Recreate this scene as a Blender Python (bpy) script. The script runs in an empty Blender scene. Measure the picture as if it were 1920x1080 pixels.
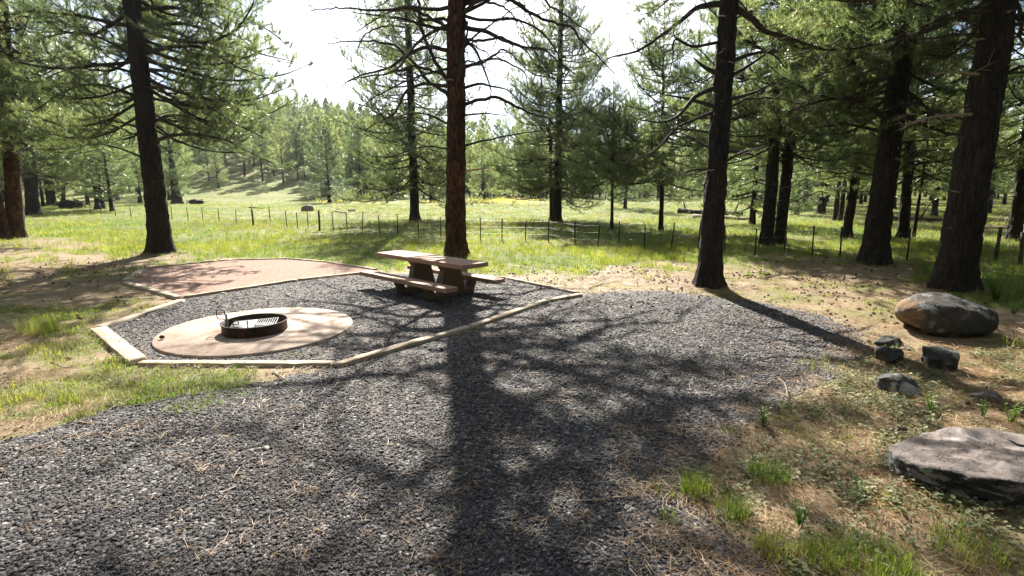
import bpy, math, random
import numpy as np
from mathutils import Vector, noise, Matrix

# ------------------------------------------------------------------ camera, sky, sun, exposure
scene = bpy.context.scene
COL = scene.collection
F, YH, HCAM = 975.0, 352.0, 2.45
TH = math.atan((540 - YH) / F)
cam = bpy.data.cameras.new('camera'); camo = bpy.data.objects.new('camera', cam); COL.objects.link(camo)
cam.sensor_width = 36; cam.lens = 36 * F / 1920; cam.clip_start = 0.05; cam.clip_end = 3000
camo.location = (0, 0, HCAM); camo.rotation_euler = (math.pi / 2 - TH, 0, 0)
scene.camera = camo

SUN_EL, SUN_AZ = 38.0, -5.6            # azimuth in degrees right of the view direction (+Y)
EXPOSURE = 1.72
SKY = 0.05
SUN = 5.0
sd = Vector((math.sin(math.radians(SUN_AZ)) * math.cos(math.radians(SUN_EL)), math.cos(math.radians(SUN_AZ)) * math.cos(math.radians(SUN_EL)), math.sin(math.radians(SUN_EL))))
w = bpy.data.worlds.new('World'); scene.world = w; w.use_nodes = True
nt = w.node_tree; nt.nodes.clear()
out = nt.nodes.new('ShaderNodeOutputWorld'); bg = nt.nodes.new('ShaderNodeBackground')
sk = nt.nodes.new('ShaderNodeTexSky'); sk.sky_type = 'NISHITA'; sk.sun_disc = False
sk.sun_elevation = math.radians(SUN_EL); sk.sun_rotation = math.radians(SUN_AZ)
sk.altitude = 2000; sk.air_density = 1.0; sk.dust_density = 2.5; sk.ozone_density = 1.0
tc = nt.nodes.new('ShaderNodeTexCoord'); mp = nt.nodes.new('ShaderNodeMapping'); mp.inputs['Scale'].default_value = (1, 1, 2.2)
nz = nt.nodes.new('ShaderNodeTexNoise'); nz.inputs['Scale'].default_value = 2.3; nz.inputs['Detail'].default_value = 7; nz.inputs['Roughness'].default_value = .6
rp = nt.nodes.new('ShaderNodeValToRGB'); rp.color_ramp.elements[0].position = .42; rp.color_ramp.elements[1].position = .60
mx = nt.nodes.new('ShaderNodeMixRGB')
bw = nt.nodes.new('ShaderNodeRGBToBW'); cg = nt.nodes.new('ShaderNodeMath'); cg.operation = 'MULTIPLY_ADD'; cg.inputs[1].default_value = 2.5; cg.inputs[2].default_value = 2.6
ml = nt.nodes.new('ShaderNodeMath'); ml.operation = 'MULTIPLY'; ml.inputs[1].default_value = .75
nt.links.new(tc.outputs['Generated'], mp.inputs[0]); nt.links.new(mp.outputs[0], nz.inputs['Vector'])
nt.links.new(nz.outputs['Fac'], rp.inputs[0]); nt.links.new(rp.outputs[0], ml.inputs[0]); nt.links.new(ml.outputs[0], mx.inputs[0])
nt.links.new(sk.outputs[0], bw.inputs[0]); nt.links.new(bw.outputs[0], cg.inputs[0]); nt.links.new(cg.outputs[0], mx.inputs[2])
nt.links.new(sk.outputs[0], mx.inputs[1]); nt.links.new(mx.outputs[0], bg.inputs[0])
bg.inputs[1].default_value = SKY
nt.links.new(bg.outputs[0], out.inputs[0])
sl = bpy.data.lights.new('sun', 'SUN'); slo = bpy.data.objects.new('sun', sl); COL.objects.link(slo)
sl.energy = SUN; sl.angle = math.radians(0.55); sl.color = (1, .93, .82)
slo.rotation_euler = sd.to_track_quat('Z', 'Y').to_euler(); slo.location = (0, 0, 60)
vs = scene.view_settings
vs.view_transform = 'Standard'; vs.look = 'None'; vs.gamma = 1; vs.use_curve_mapping = False; vs.exposure = EXPOSURE
scene.render.engine = 'CYCLES'
scene.cycles.max_bounces = 6; scene.cycles.diffuse_bounces = 3; scene.cycles.glossy_bounces = 2
scene.cycles.transmission_bounces = 3; scene.cycles.transparent_max_bounces = 4; scene.cycles.volume_bounces = 0
scene.cycles.caustics_reflective = False; scene.cycles.caustics_refractive = False

# ------------------------------------------------------------------ pixel <-> ground helpers (layout only)
CT, ST = math.cos(TH), math.sin(TH)
def ray(u, v):
    dx, dy = u - 960.0, 540.0 - v
    return np.array([dx, dy * ST + F * CT, dy * CT - F * ST])
def G(u, v, z=0.0):
    r = ray(u, v); t = (HCAM - z) / -r[2]
    return np.array([r[0] * t, r[1] * t, z])
def mpp(u, v):
    r = ray(u, v); return HCAM / -r[2]
def at_depth(u, v, y):
    r = ray(u, v); t = y / r[1]
    return np.array([r[0] * t, y, HCAM + r[2] * t])
def project(x, y, z=0.0):
    yy = y; zz = z - HCAM
    fw = yy * CT - zz * ST; up = yy * ST + zz * CT
    fw = np.maximum(fw, 1e-3)
    return 960 + F * x / fw, 540 - F * up / fw
def sstep(a, b, x):
    t = np.clip((x - a) / (b - a), 0, 1); return t * t * (3 - 2 * t)
_tab = np.random.RandomState(7).rand(256, 256)
def vn(x, y, s=1.0, seed=0):
    x = np.asarray(x, float) / s + 37.7 * seed; y = np.asarray(y, float) / s + 91.3 * seed
    xi = np.floor(x).astype(int); yi = np.floor(y).astype(int); fx = x - xi; fy = y - yi
    fx = fx * fx * (3 - 2 * fx); fy = fy * fy * (3 - 2 * fy)
    a = _tab[xi % 256, yi % 256]; b = _tab[(xi + 1) % 256, yi % 256]; c = _tab[xi % 256, (yi + 1) % 256]; d = _tab[(xi + 1) % 256, (yi + 1) % 256]
    return (a * (1 - fx) + b * fx) * (1 - fy) + (c * (1 - fx) + d * fx) * fy
def fbm(x, y, s=1.0, seed=0, o=4):
    r = 0; a = .5; t = 0
    for i in range(o):
        r = r + a * vn(x, y, s / 2 ** i, seed + i); t += a; a *= .5
    return r / t
def in_poly(x, y, P):
    r = np.zeros(np.shape(x), bool); n = len(P); j = n - 1
    for i in range(n):
        xi, yi = P[i][0], P[i][1]; xj, yj = P[j][0], P[j][1]
        c = ((yi > y) != (yj > y)) & (x < (xj - xi) * (y - yi) / (yj - yi + 1e-12) + xi)
        r ^= c; j = i
    return r
def poly_dist(x, y, P):
    d = np.full(np.shape(x), 1e9); n = len(P)
    for i in range(n):
        a = np.array(P[i][:2]); b = np.array(P[(i + 1) % n][:2]); ab = b - a
        t = np.clip(((x - a[0]) * ab[0] + (y - a[1]) * ab[1]) / (ab @ ab + 1e-9), 0, 1)
        d = np.minimum(d, np.hypot(x - a[0] - t * ab[0], y - a[1] - t * ab[1]))
    return d
DRIVE_PX = [(-900, 1000), (-400, 905), (0, 822), (120, 795), (200, 772), (300, 748), (440, 730), (540, 708), (618, 692), (880, 617), (1026, 568), (1093, 553),
            (1150, 545), (1250, 547), (1340, 556), (1440, 570), (1530, 592), (1600, 620), (1630, 655), (1580, 705), (1500, 745), (1430, 780), (1370, 825),
            (1325, 870), (1290, 900), (1310, 960), (1400, 1020), (1460, 1080), (1500, 1200)]
DRIVE = [tuple(G(*p)[:2]) for p in DRIVE_PX] + [(1.9, 0.5), (2.2, -4), (-14, -4), (-14, 2)]
LOWER_PX = [(338, 563), (181, 619), (258, 685), (625, 688), (1091, 555), (950, 523), (820, 515), (700, 514), (557, 528)]
LOWER = [tuple(G(*p)[:2]) for p in LOWER_PX]
UPPER_PX = [(231, 531), (338, 562), (557, 527), (668, 516), (716, 510), (612, 494), (539, 488), (452, 488), (268, 506)]
UPPER = [tuple(G(*p)[:2]) for p in UPPER_PX]

def gz(x, y):
    x = np.asarray(x, float); y = np.asarray(y, float)
    u, _ = project(x, np.maximum(y, 1.0))
    left = sstep(1000, 560, u)
    d = np.hypot(x, y)
    z = sstep(112, 330, y + .25 * np.abs(x)) * left * 33
    z = z + sstep(150, 500, d) * (1 - left) * 5
    z = z + sstep(30, 60, d) * (fbm(x, y, 22, 3) - .5) * .5
    return z
def gzf(x, y): return float(gz(x, y))

# grass cover: 0 needle litter, 1 meadow.  The edge between the two is given in the plan of the place
_vm_u = [-900, 0, 200, 330, 450, 700, 900, 1000, 1100, 1300, 1450, 1600, 1700, 1800, 1920, 2600]
_vm_v = [440, 448, 462, 482, 490, 517, 517, 507, 500, 496, 484, 484, 505, 560, 575, 600]
def grass_cover(x, y):
    u, v = project(x, np.maximum(y, .5))
    vm = np.interp(u, _vm_u, _vm_v)
    n = fbm(x, y, 1.6, 11); n2 = fbm(x, y, 5.0, 21)
    g = sstep(14, -12, (v - vm) - (n - .5) * 60)
    g = g * (0.62 + .55 * sstep(.3, .6, n2))
    near_left = sstep(520, 430, u) * sstep(555, 600, v) * sstep(.38, .56, fbm(x, y, .9, 31)) * .95
    near_mid = np.exp(-(((u - 330) / 150) ** 2 + ((v - 715) / 34) ** 2)) * 1.1
    near_right = sstep(1330, 1480, u) * sstep(585, 640, v) * sstep(.5, .68, fbm(x, y, .55, 41)) * .5
    strip = ((v > vm) & (v < 620)) * .45 * sstep(.4, .66, fbm(x, y, 1.1, 51))
    return np.clip(np.maximum.reduce([g, near_left, near_mid, near_right, strip]), 0, 1)

# ------------------------------------------------------------------ mesh helpers
def mesh_np(name, V, T, mats=(), midx=None, smooth=False):
    """V (n,3); T list of arrays of faces (m,3) and/or (k,4)"""
    V = np.asarray(V, np.float32)
    if isinstance(T, np.ndarray): T = [T]
    elif len(T) and np.asarray(T[0]).ndim == 1: T = [np.asarray(T)]
    Ts = [np.asarray(t, np.int32) for t in T if len(t)]
    me = bpy.data.meshes.new(name)
    me.vertices.add(len(V)); me.vertices.foreach_set('co', V.ravel())
    nl = sum(t.size for t in Ts); npoly = sum(len(t) for t in Ts)
    me.loops.add(nl); me.loops.foreach_set('vertex_index', np.concatenate([t.ravel() for t in Ts]))
    me.polygons.add(npoly)
    st = []; o = 0
    for t in Ts:
        st.append(o + np.arange(len(t)) * t.shape[1]); o += t.size
    me.polygons.foreach_set('loop_start', np.concatenate(st).astype(np.int32))
    if midx is not None: me.polygons.foreach_set('material_index', np.asarray(midx, np.int32))
    if smooth: me.polygons.foreach_set('use_smooth', np.ones(npoly, bool))
    me.update(calc_edges=True); me.validate()
    for m in mats: me.materials.append(m)
    return me
def obj(name, me, parent=None, loc=None, rot=None, scl=None, **props):
    o = bpy.data.objects.new(name, me); COL.objects.link(o)
    if parent is not None: o.parent = parent
    if loc is not None: o.location = loc
    if rot is not None: o.rotation_euler = rot
    if scl is not None: o.scale = scl if hasattr(scl, '__len__') else (scl,) * 3
    for k, v in props.items(): o[k] = v
    return o
def thing(name, label, cat, loc=(0, 0, 0), rotz=0, group=None):
    o = obj(name, None, loc=loc, rot=(0, 0, rotz), label=label, category=cat)
    if group: o['group'] = group
    return o
def tagged(name, me, label, cat, group=None, **k):
    o = obj(name, me, **k); o['label'] = label; o['category'] = cat
    if group: o['group'] = group
    return o
class MB:
    """mesh builder gathering vertices, triangles and quads"""
    def __init__(s): s.v = []; s.t = []; s.q = []; s.n = 0
    def add(s, V, T=None, Q=None):
        V = np.asarray(V, float).reshape(-1, 3)
        if T is not None and len(T): s.t.append(np.asarray(T).reshape(-1, 3) + s.n)
        if Q is not None and len(Q): s.q.append(np.asarray(Q).reshape(-1, 4) + s.n)
        s.v.append(V); s.n += len(V)
    def tube(s, P, R, n=5, cap=True):
        P = np.asarray(P, float); m = len(P); R = np.broadcast_to(R, (m,))
        Tn = np.gradient(P, axis=0); Tn /= np.linalg.norm(Tn, axis=1)[:, None] + 1e-9
        ref = np.array([0, 0, 1.0]) if abs(Tn[0][2]) < .8 else np.array([1.0, 0, 0])
        A = np.cross(Tn, ref); A /= np.linalg.norm(A, axis=1)[:, None] + 1e-9; B = np.cross(Tn, A)
        a = np.arange(n) * 2 * np.pi / n
        V = P[:, None, :] + R[:, None, None] * (np.cos(a)[None, :, None] * A[:, None, :] + np.sin(a)[None, :, None] * B[:, None, :])
        i = np.arange(m - 1)[:, None] * n; j = np.arange(n)[None, :]; k = (j + 1) % n
        Q = np.stack([i + j, i + k, i + n + k, i + n + j], -1).reshape(-1, 4)
        T = []
        if cap:
            T = [[0, b + 1, b] for b in range(1, n - 1)] + [[(m - 1) * n, (m - 1) * n + b, (m - 1) * n + b + 1] for b in range(1, n - 1)]
        s.add(V.reshape(-1, 3), T, Q)
    def box(s, c, size, rz=0, taper=1.0):
        x, y, z = np.array(size) / 2; V = []
        for dz, k in ((-z, 1), (z, taper)):
            for a, b in ((-x, -y), (x, -y), (x, y), (-x, y)): V.append((a * k, b * k, dz))
        V = np.array(V); cc, ss = math.cos(rz), math.sin(rz)
        V = np.stack([V[:, 0] * cc - V[:, 1] * ss, V[:, 0] * ss + V[:, 1] * cc, V[:, 2]], 1) + np.array(c)
        s.add(V, None, [[0, 3, 2, 1], [4, 5, 6, 7], [0, 1, 5, 4], [1, 2, 6, 5], [2, 3, 7, 6], [3, 0, 4, 7]])
    def mesh(s, name, mats, smooth=False, midx=None):
        fs = []
        if s.t: fs.append(np.concatenate(s.t))
        if s.q: fs.append(np.concatenate(s.q))
        return mesh_np(name, np.concatenate(s.v), fs, mats, midx, smooth)

# ------------------------------------------------------------------ materials
def newmat(name):
    m = bpy.data.materials.new(name); m.use_nodes = True; t = m.node_tree; t.nodes.clear()
    o = t.nodes.new('ShaderNodeOutputMaterial'); return m, t, o
def N(t, ty, **k):
    n = t.nodes.new(ty)
    for a, b in k.items():
        if a.startswith('i_'): n.inputs[a[2:].replace('_', ' ')].default_value = b
        else: setattr(n, a, b)
    return n
def L(t, a, b): t.links.new(a, b)
def ramp(t, src, stops, interp='LINEAR'):
    r = N(t, 'ShaderNodeValToRGB'); cr = r.color_ramp; cr.interpolation = interp
    cr.elements[0].position = stops[0][0]; cr.elements[0].color = (*stops[0][1], 1)
    cr.elements[1].position = stops[-1][0]; cr.elements[1].color = (*stops[-1][1], 1)
    for p, c in stops[1:-1]: e = cr.elements.new(p); e.color = (*c, 1)
    L(t, src, r.inputs[0]); return r.outputs[0]
def nse(t, scale, detail=5, rough=.6, vec=None, mapscale=None, coord='Object'):
    n = N(t, 'ShaderNodeTexNoise'); n.inputs['Scale'].default_value = scale; n.inputs['Detail'].default_value = detail; n.inputs['Roughness'].default_value = rough
    if vec is None:
        vec = N(t, 'ShaderNodeTexCoord').outputs[coord]
    if mapscale:
        mp = N(t, 'ShaderNodeMapping'); mp.inputs['Scale'].default_value = mapscale; L(t, vec, mp.inputs[0]); vec = mp.outputs[0]
    L(t, vec, n.inputs['Vector']); return n.outputs['Fac']
def mixc(t, f, a, b, mode='MIX'):
    m = N(t, 'ShaderNodeMixRGB', blend_type=mode)
    for s, i in ((f, 0), (a, 1), (b, 2)):
        if hasattr(s, 'links') or hasattr(s, 'is_linked'): L(t, s, m.inputs[i])
        elif isinstance(s, (int, float)): m.inputs[i].default_value = s
        else: m.inputs[i].default_value = (*s, 1)
    return m.outputs[0]
def bump(t, h, strength=.5, dist=.02, nrm=None):
    b = N(t, 'ShaderNodeBump'); b.inputs['Strength'].default_value = strength; b.inputs['Distance'].default_value = dist
    L(t, h, b.inputs['Height'])
    if nrm: L(t, nrm, b.inputs['Normal'])
    return b.outputs[0]
def princ(t, o, col, rough=.8, spec=.3, nrm=None, metal=0):
    p = N(t, 'ShaderNodeBsdfPrincipled')
    if hasattr(col, 'is_linked'): L(t, col, p.inputs['Base Color'])
    else: p.inputs['Base Color'].default_value = (*col, 1)
    if hasattr(rough, 'is_linked'): L(t, rough, p.inputs['Roughness'])
    else: p.inputs['Roughness'].default_value = rough
    p.inputs['Specular IOR Level'].default_value = spec; p.inputs['Metallic'].default_value = metal
    if nrm: L(t, nrm, p.inputs['Normal'])
    if o: L(t, p.outputs[0], o.inputs[0])
    return p.outputs[0]
def leafmat(name, stops, trans, tw=.45, rough=.5, spec=.35, extra=None):
    """thin leaf: reflection plus light passing through; colour varies per copy"""
    m, t, o = newmat(name)
    oi = N(t, 'ShaderNodeObjectInfo')
    n = nse(t, 1.3, 3, coord='Object')
    a = N(t, 'ShaderNodeMath', operation='ADD'); L(t, oi.outputs['Random'], a.inputs[0]); L(t, n, a.inputs[1])
    b = N(t, 'ShaderNodeMath', operation='MULTIPLY'); L(t, a.outputs[0], b.inputs[0]); b.inputs[1].default_value = .5
    c = ramp(t, b.outputs[0], stops)
    p = princ(t, None, c, rough, spec)
    tr = N(t, 'ShaderNodeBsdfTranslucent'); L(t, mixc(t, 1.0, c, trans, 'MULTIPLY'), tr.inputs[0])
    x = N(t, 'ShaderNodeMixShader'); x.inputs[0].default_value = tw; L(t, p, x.inputs[1]); L(t, tr.outputs[0], x.inputs[2])
    L(t, x.outputs[0], o.inputs[0]); return m

M = {}
M['needles'] = leafmat('pine_needles', [(.25, (.055, .078, .045)), (.5, (.112, .138, .075)), (.75, (.175, .19, .105))], (2.5, 2.7, 1.6), .52, .32, .9)
M['dry_needles'] = leafmat('dry_needles', [(.3, (.22, .12, .05)), (.55, (.36, .23, .11)), (.75, (.5, .37, .2))], (1, .9, .7), .15, .5, .4)
M['grass'] = leafmat('meadow_grass', [(.25, (.12, .16, .035)), (.5, (.19, .225, .05)), (.62, (.25, .26, .08)), (.8, (.36, .32, .15))], (1.9, 2.0, .9), .5, .5, .3)
M['lush'] = leafmat('lush_grass', [(.25, (.085, .145, .03)), (.5, (.14, .2, .035)), (.75, (.21, .26, .06))], (1.9, 2.0, .9), .5, .5, .3)
M['straw'] = leafmat('straw_stems', [(.25, (.28, .24, .12)), (.75, (.45, .38, .2))], (1, 1, .8), .3, .5, .3)
M['cover'] = leafmat('ground_cover_leaf', [(.2, (.08, .11, .045)), (.45, (.16, .19, .09)), (.6, (.26, .22, .12)), (.72, (.33, .34, .22)), (.85, (.3, .12, .06))], (1.4, 1.5, .9), .3, .6, .3)
M['weed'] = leafmat('weed_leaf', [(.25, (.09, .17, .04)), (.75, (.17, .26, .07))], (1.8, 1.9, .8), .45, .45, .4)
M['flower'] = leafmat('yellow_petals', [(.25, (.75, .6, .03)), (.75, (.85, .72, .06))], (1, 1, .6), .3, .5, .3)

def bark(name, dark, mid, red, redamt):
    m, t, o = newmat(name)
    v = N(t, 'ShaderNodeTexCoord').outputs['Object']
    mp = N(t, 'ShaderNodeMapping'); mp.inputs['Scale'].default_value = (1, 1, .13); L(t, v, mp.inputs[0])
    ns = N(t, 'ShaderNodeTexNoise'); ns.inputs['Scale'].default_value = 7; L(t, mp.outputs[0], ns.inputs['Vector'])
    ad = N(t, 'ShaderNodeMixRGB'); ad.inputs[0].default_value = .2; L(t, mp.outputs[0], ad.inputs[1]); L(t, ns.outputs['Color'], ad.inputs[2])
    vo = N(t, 'ShaderNodeTexVoronoi', feature='DISTANCE_TO_EDGE'); vo.inputs['Scale'].default_value = 17; L(t, ad.outputs[0], vo.inputs['Vector'])
    vc = N(t, 'ShaderNodeTexVoronoi'); vc.inputs['Scale'].default_value = 11; L(t, ad.outputs[0], vc.inputs['Vector'])
    plate = ramp(t, vo.outputs[0], [(0.0, (0, 0, 0)), (.22, (1, 1, 1))])
    fine = nse(t, 30, 6, .7, mapscale=(1, 1, .4))
    c = mixc(t, plate, dark, mid)
    hue = mixc(t, nse(t, 2.2, 4, .6), (0, 0, 0), (1, 1, 1)); hr = ramp(t, hue, [(.5 - redamt * .25, (0, 0, 0)), (.75 - redamt * .2, (1, 1, 1))])
    h2 = mixc(t, 1.0, hr, plate, 'MULTIPLY')
    c = mixc(t, h2, c, red)
    c = mixc(t, .6, c, ramp(t, fine, [(.3, (.35, .35, .35)), (.7, (1, 1, 1))]), 'MULTIPLY')
    h = mixc(t, .3, plate, ramp(t, fine, [(.2, (0, 0, 0)), (.8, (1, 1, 1))]))
    princ(t, o, c, .8, .35, bump(t, h, .9, .03)); return m
M['bark'] = bark('dark_pine_bark', (.010, .008, .007), (.034, .026, .022), (.07, .04, .03), .2)
M['bark_red'] = bark('reddish_pine_bark', (.014, .008, .007), (.06, .032, .024), (.20, .085, .048), .7)
m, t, o = newmat('branch_bark'); n_ = nse(t, 14, 4, .6, mapscale=(1, 1, 1))
princ(t, o, ramp(t, n_, [(.3, (.025, .02, .017)), (.7, (.07, .055, .046))]), .8, .3); M['twig'] = m
m, t, o = newmat('dead_grey_wood'); n_ = nse(t, 18, 4, .6)
princ(t, o, ramp(t, n_, [(.3, (.22, .17, .13)), (.7, (.42, .35, .28))]), .8, .3); M['dead'] = m
m, t, o = newmat('broken_orange_wood'); n_ = nse(t, 18, 4, .6)
princ(t, o, ramp(t, n_, [(.3, (.2, .08, .04)), (.7, (.36, .18, .1))]), .8, .3); M['orange'] = m

# ground
m, t, o = newmat('forest_floor')
at = N(t, 'ShaderNodeAttribute', attribute_name='grass'); gco = N(t, 'ShaderNodeTexCoord').outputs['Object']
n1 = nse(t, .9, 8, .65, gco); n2 = nse(t, 9, 6, .7, gco); n3 = nse(t, 45, 5, .7, gco); n4 = nse(t, .12, 4, .6, gco)
lit = ramp(t, n2, [(.28, (.095, .068, .048)), (.5, (.25, .195, .13)), (.72, (.43, .37, .26))])
lit = mixc(t, ramp(t, n1, [(.35, (0, 0, 0)), (.65, (1, 1, 1))]), lit, mixc(t, .55, lit, (.46, .36, .22)))
lit = mixc(t, .75, lit, ramp(t, n3, [(.3, (.3, .27, .25)), (.65, (1.05, 1.05, 1.0))]), 'MULTIPLY')
gr = ramp(t, n2, [(.3, (.055, .085, .02)), (.55, (.13, .165, .035)), (.75, (.24, .24, .08))])
gr = mixc(t, ramp(t, n4, [(.42, (0, 0, 0)), (.62, (1, 1, 1))]), gr, mixc(t, .5, gr, (.30, .27, .12)))
gr = mixc(t, .6, gr, ramp(t, n3, [(.3, (.4, .4, .4)), (.65, (1.1, 1.1, 1.1))]), 'MULTIPLY')
gm = N(t, 'ShaderNodeMath', operation='ADD'); L(t, at.outputs['Fac'], gm.inputs[0])
gs = N(t, 'ShaderNodeMath', operation='MULTIPLY_ADD'); L(t, n2, gs.inputs[0]); gs.inputs[1].default_value = .7; gs.inputs[2].default_value = -.35
L(t, gs.outputs[0], gm.inputs[1])
mk = ramp(t, gm.outputs[0], [(.25, (0, 0, 0)), (.65, (1, 1, 1))])
princ(t, o, mixc(t, mk, lit, gr), .9, .2, bump(t, mixc(t, .5, n2, n3), .8, .03)); M['ground'] = m

m, t, o = newmat('dark_cinder_gravel'); gco = N(t, 'ShaderNodeTexCoord').outputs['Object']
vo = N(t, 'ShaderNodeTexVoronoi'); vo.inputs['Scale'].default_value = 34; L(t, gco, vo.inputs['Vector'])
wn = N(t, 'ShaderNodeSeparateColor'); L(t, vo.outputs['Color'], wn.inputs[0])
c = ramp(t, wn.outputs[0], [(.0, (.028, .027, .028)), (.6, (.078, .075, .078)), (.9, (.15, .143, .145)), (1, (.32, .29, .27))])
c = mixc(t, ramp(t, nse(t, .8, 5, .6, gco), [(.5, (0, 0, 0)), (.8, (.5, .5, .5))]), c, (.16, .11, .085))
hh = ramp(t, vo.outputs['Distance'], [(0, (1, 1, 1)), (.8, (0, 0, 0))])
princ(t, o, c, .8, .3, bump(t, hh, 1.0, .02)); M['gravel'] = m
m, t, o = newmat('cinder_chip'); oi = N(t, 'ShaderNodeObjectInfo').outputs['Random']
c = ramp(t, oi, [(0, (.028, .027, .029)), (.5, (.076, .073, .077)), (.82, (.145, .138, .142)), (.92, (.16, .11, .09)), (1, (.42, .38, .35))])
princ(t, o, c, .68, .35, bump(t, nse(t, 60, 4, .7), .5, .01)); M['chip'] = m
m, t, o = newmat('tan_decomposed_granite'); gco = N(t, 'ShaderNodeTexCoord').outputs['Object']
a = nse(t, 17, 8, .85, gco); b = nse(t, 1.5, 7, .7, gco)
c = ramp(t, a, [(.32, (.09, .05, .04)), (.5, (.28, .18, .14)), (.66, (.48, .36, .30))])
c = mixc(t, ramp(t, b, [(.4, (0, 0, 0)), (.7, (.6, .6, .6))]), c, (.26, .165, .12))
princ(t, o, c, .9, .2, bump(t, a, .7, .015)); M['dg'] = m
m, t, o = newmat('pale_concrete'); gco = N(t, 'ShaderNodeTexCoord').outputs['Object']
a = nse(t, 50, 6, .75, gco); b = nse(t, 2.2, 6, .65, gco)
c = ramp(t, b, [(.3, (.30, .215, .17)), (.5, (.44, .34, .28)), (.7, (.54, .45, .38))])
c = mixc(t, .6, c, ramp(t, nse(t, 16, 7, .8, gco), [(.38, (.5, .46, .42)), (.58, (1.1, 1.1, 1.1))]), 'MULTIPLY')
vd = N(t, 'ShaderNodeVectorMath', operation='DISTANCE'); L(t, gco, vd.inputs[0]); vd.inputs[1].default_value = (-.02, -.16, .05)
sa = N(t, 'ShaderNodeMath', operation='MULTIPLY_ADD'); L(t, b, sa.inputs[0]); sa.inputs[1].default_value = .8; L(t, vd.outputs['Value'], sa.inputs[2])
c = mixc(t, ramp(t, sa.outputs[0], [(.85, (.75, .75, .75)), (1.0, (0, 0, 0))]), c, (.20, .13, .10))
princ(t, o, c, .85, .25, bump(t, a, .5, .008)); M['slab'] = m
def aggregate(name, c0, c1, c2):
    m, t, o = newmat(name); gco = N(t, 'ShaderNodeTexCoord').outputs['Object']
    a = nse(t, 90, 5, .75, gco); b = nse(t, 3, 5, .6, gco)
    c = ramp(t, a, [(.3, c0), (.52, c1), (.72, c2)])
    c = mixc(t, ramp(t, b, [(.4, (0, 0, 0)), (.75, (.5, .5, .5))]), c, c0)
    princ(t, o, c, .75, .3, bump(t, a, .35, .006)); return m
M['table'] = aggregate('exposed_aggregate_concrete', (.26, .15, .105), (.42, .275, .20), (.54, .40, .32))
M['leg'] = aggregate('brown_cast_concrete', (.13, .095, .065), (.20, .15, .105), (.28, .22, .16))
m, t, o = newmat('weathered_timber'); gco = N(t, 'ShaderNodeTexCoord').outputs['Object']
a = nse(t, 10, 7, .7, gco, mapscale=(.25, 6, 6)); b = nse(t, 3, 4, .6, gco)
c = ramp(t, a, [(.3, (.22, .165, .12)), (.5, (.46, .38, .29)), (.7, (.62, .53, .42))])
c = mixc(t, ramp(t, b, [(.45, (0, 0, 0)), (.75, (.6, .6, .6))]), c, (.36, .28, .17))
princ(t, o, c, .85, .25, bump(t, a, .8, .01)); M['timber'] = m
m, t, o = newmat('rusty_steel'); gco = N(t, 'ShaderNodeTexCoord').outputs['Object']
a = nse(t, 7, 7, .7, gco)
princ(t, o, ramp(t, a, [(.35, (.02, .017, .016)), (.55, (.055, .035, .028)), (.7, (.17, .07, .04))]), .6, .4, bump(t, a, .4, .004), .3); M['steel'] = m
m, t, o = newmat('bare_grate_steel'); a = nse(t, 12, 5, .7)
princ(t, o, ramp(t, a, [(.3, (.22, .22, .23)), (.7, (.42, .42, .43))]), .45, .5, None, .5); M['grate'] = m
m, t, o = newmat('grey_ash'); a = nse(t, 30, 6, .75)
princ(t, o, ramp(t, a, [(.3, (.06, .055, .05)), (.5, (.22, .21, .2)), (.7, (.42, .41, .4))]), .95, .1, bump(t, a, .8, .02)); M['ash'] = m
m, t, o = newmat('post_steel'); princ(t, o, (.035, .035, .03), .6, .3, None, .2); M['post'] = m
m, t, o = newmat('post_wood'); princ(t, o, ramp(t, nse(t, 14, 4, .6), [(.3, (.05, .04, .03)), (.7, (.14, .11, .08))]), .85, .2); M['postwood'] = m
m, t, o = newmat('fence_wire'); princ(t, o, (.16, .15, .14), .5, .4, None, .5); M['wire'] = m
def rock(name, c0, c1, lich, amt, brown=None):
    m, t, o = newmat(name); gco = N(t, 'ShaderNodeTexCoord').outputs['Object']
    a = nse(t, 6, 8, .7, gco); b = nse(t, 38, 6, .75, gco); l = nse(t, 3.2, 7, .62, gco)
    c = ramp(t, a, [(.35, c0), (.65, c1)])
    if brown:
        sx = N(t, 'ShaderNodeSeparateXYZ'); L(t, gco, sx.inputs[0])
        ad = N(t, 'ShaderNodeMath', operation='MULTIPLY_ADD'); L(t, a, ad.inputs[0]); ad.inputs[1].default_value = 1.15; L(t, sx.outputs[0], ad.inputs[2])
        c = mixc(t, ramp(t, ad.outputs[0], [(0, (1, 1, 1)), (.03, (0, 0, 0))]), c, brown)
    c = mixc(t, ramp(t, l, [(.60 - amt, (0, 0, 0)), (.66 - amt, (1, 1, 1))]), c, lich)
    c = mixc(t, .5, c, ramp(t, b, [(.3, (.35, .35, .35)), (.65, (1.1, 1.1, 1.1))]), 'MULTIPLY')
    cr = N(t, 'ShaderNodeTexVoronoi', feature='DISTANCE_TO_EDGE'); cr.inputs['Scale'].default_value = 2.6
    dm = N(t, 'ShaderNodeMixRGB'); dm.inputs[0].default_value = .6; L(t, gco, dm.inputs[1]); nn_ = N(t, 'ShaderNodeTexNoise'); nn_.inputs['Scale'].default_value = 4; nn_.inputs['Detail'].default_value = 6; L(t, gco, nn_.inputs['Vector']); L(t, nn_.outputs['Color'], dm.inputs[2]); L(t, dm.outputs[0], cr.inputs['Vector'])
    ck = ramp(t, cr.outputs[0], [(0, (0, 0, 0)), (.02, (1, 1, 1))]); c = mixc(t, .2, c, ck, 'MULTIPLY')
    h = mixc(t, .35, mixc(t, .4, a, ck), b)
    princ(t, o, c, .82, .35, bump(t, h, .9, .04)); return m
M['boulder'] = rock('dark_basalt', (.035, .032, .03), (.10, .092, .085), (.27, .27, .25), .04, (.22, .13, .07))
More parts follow.
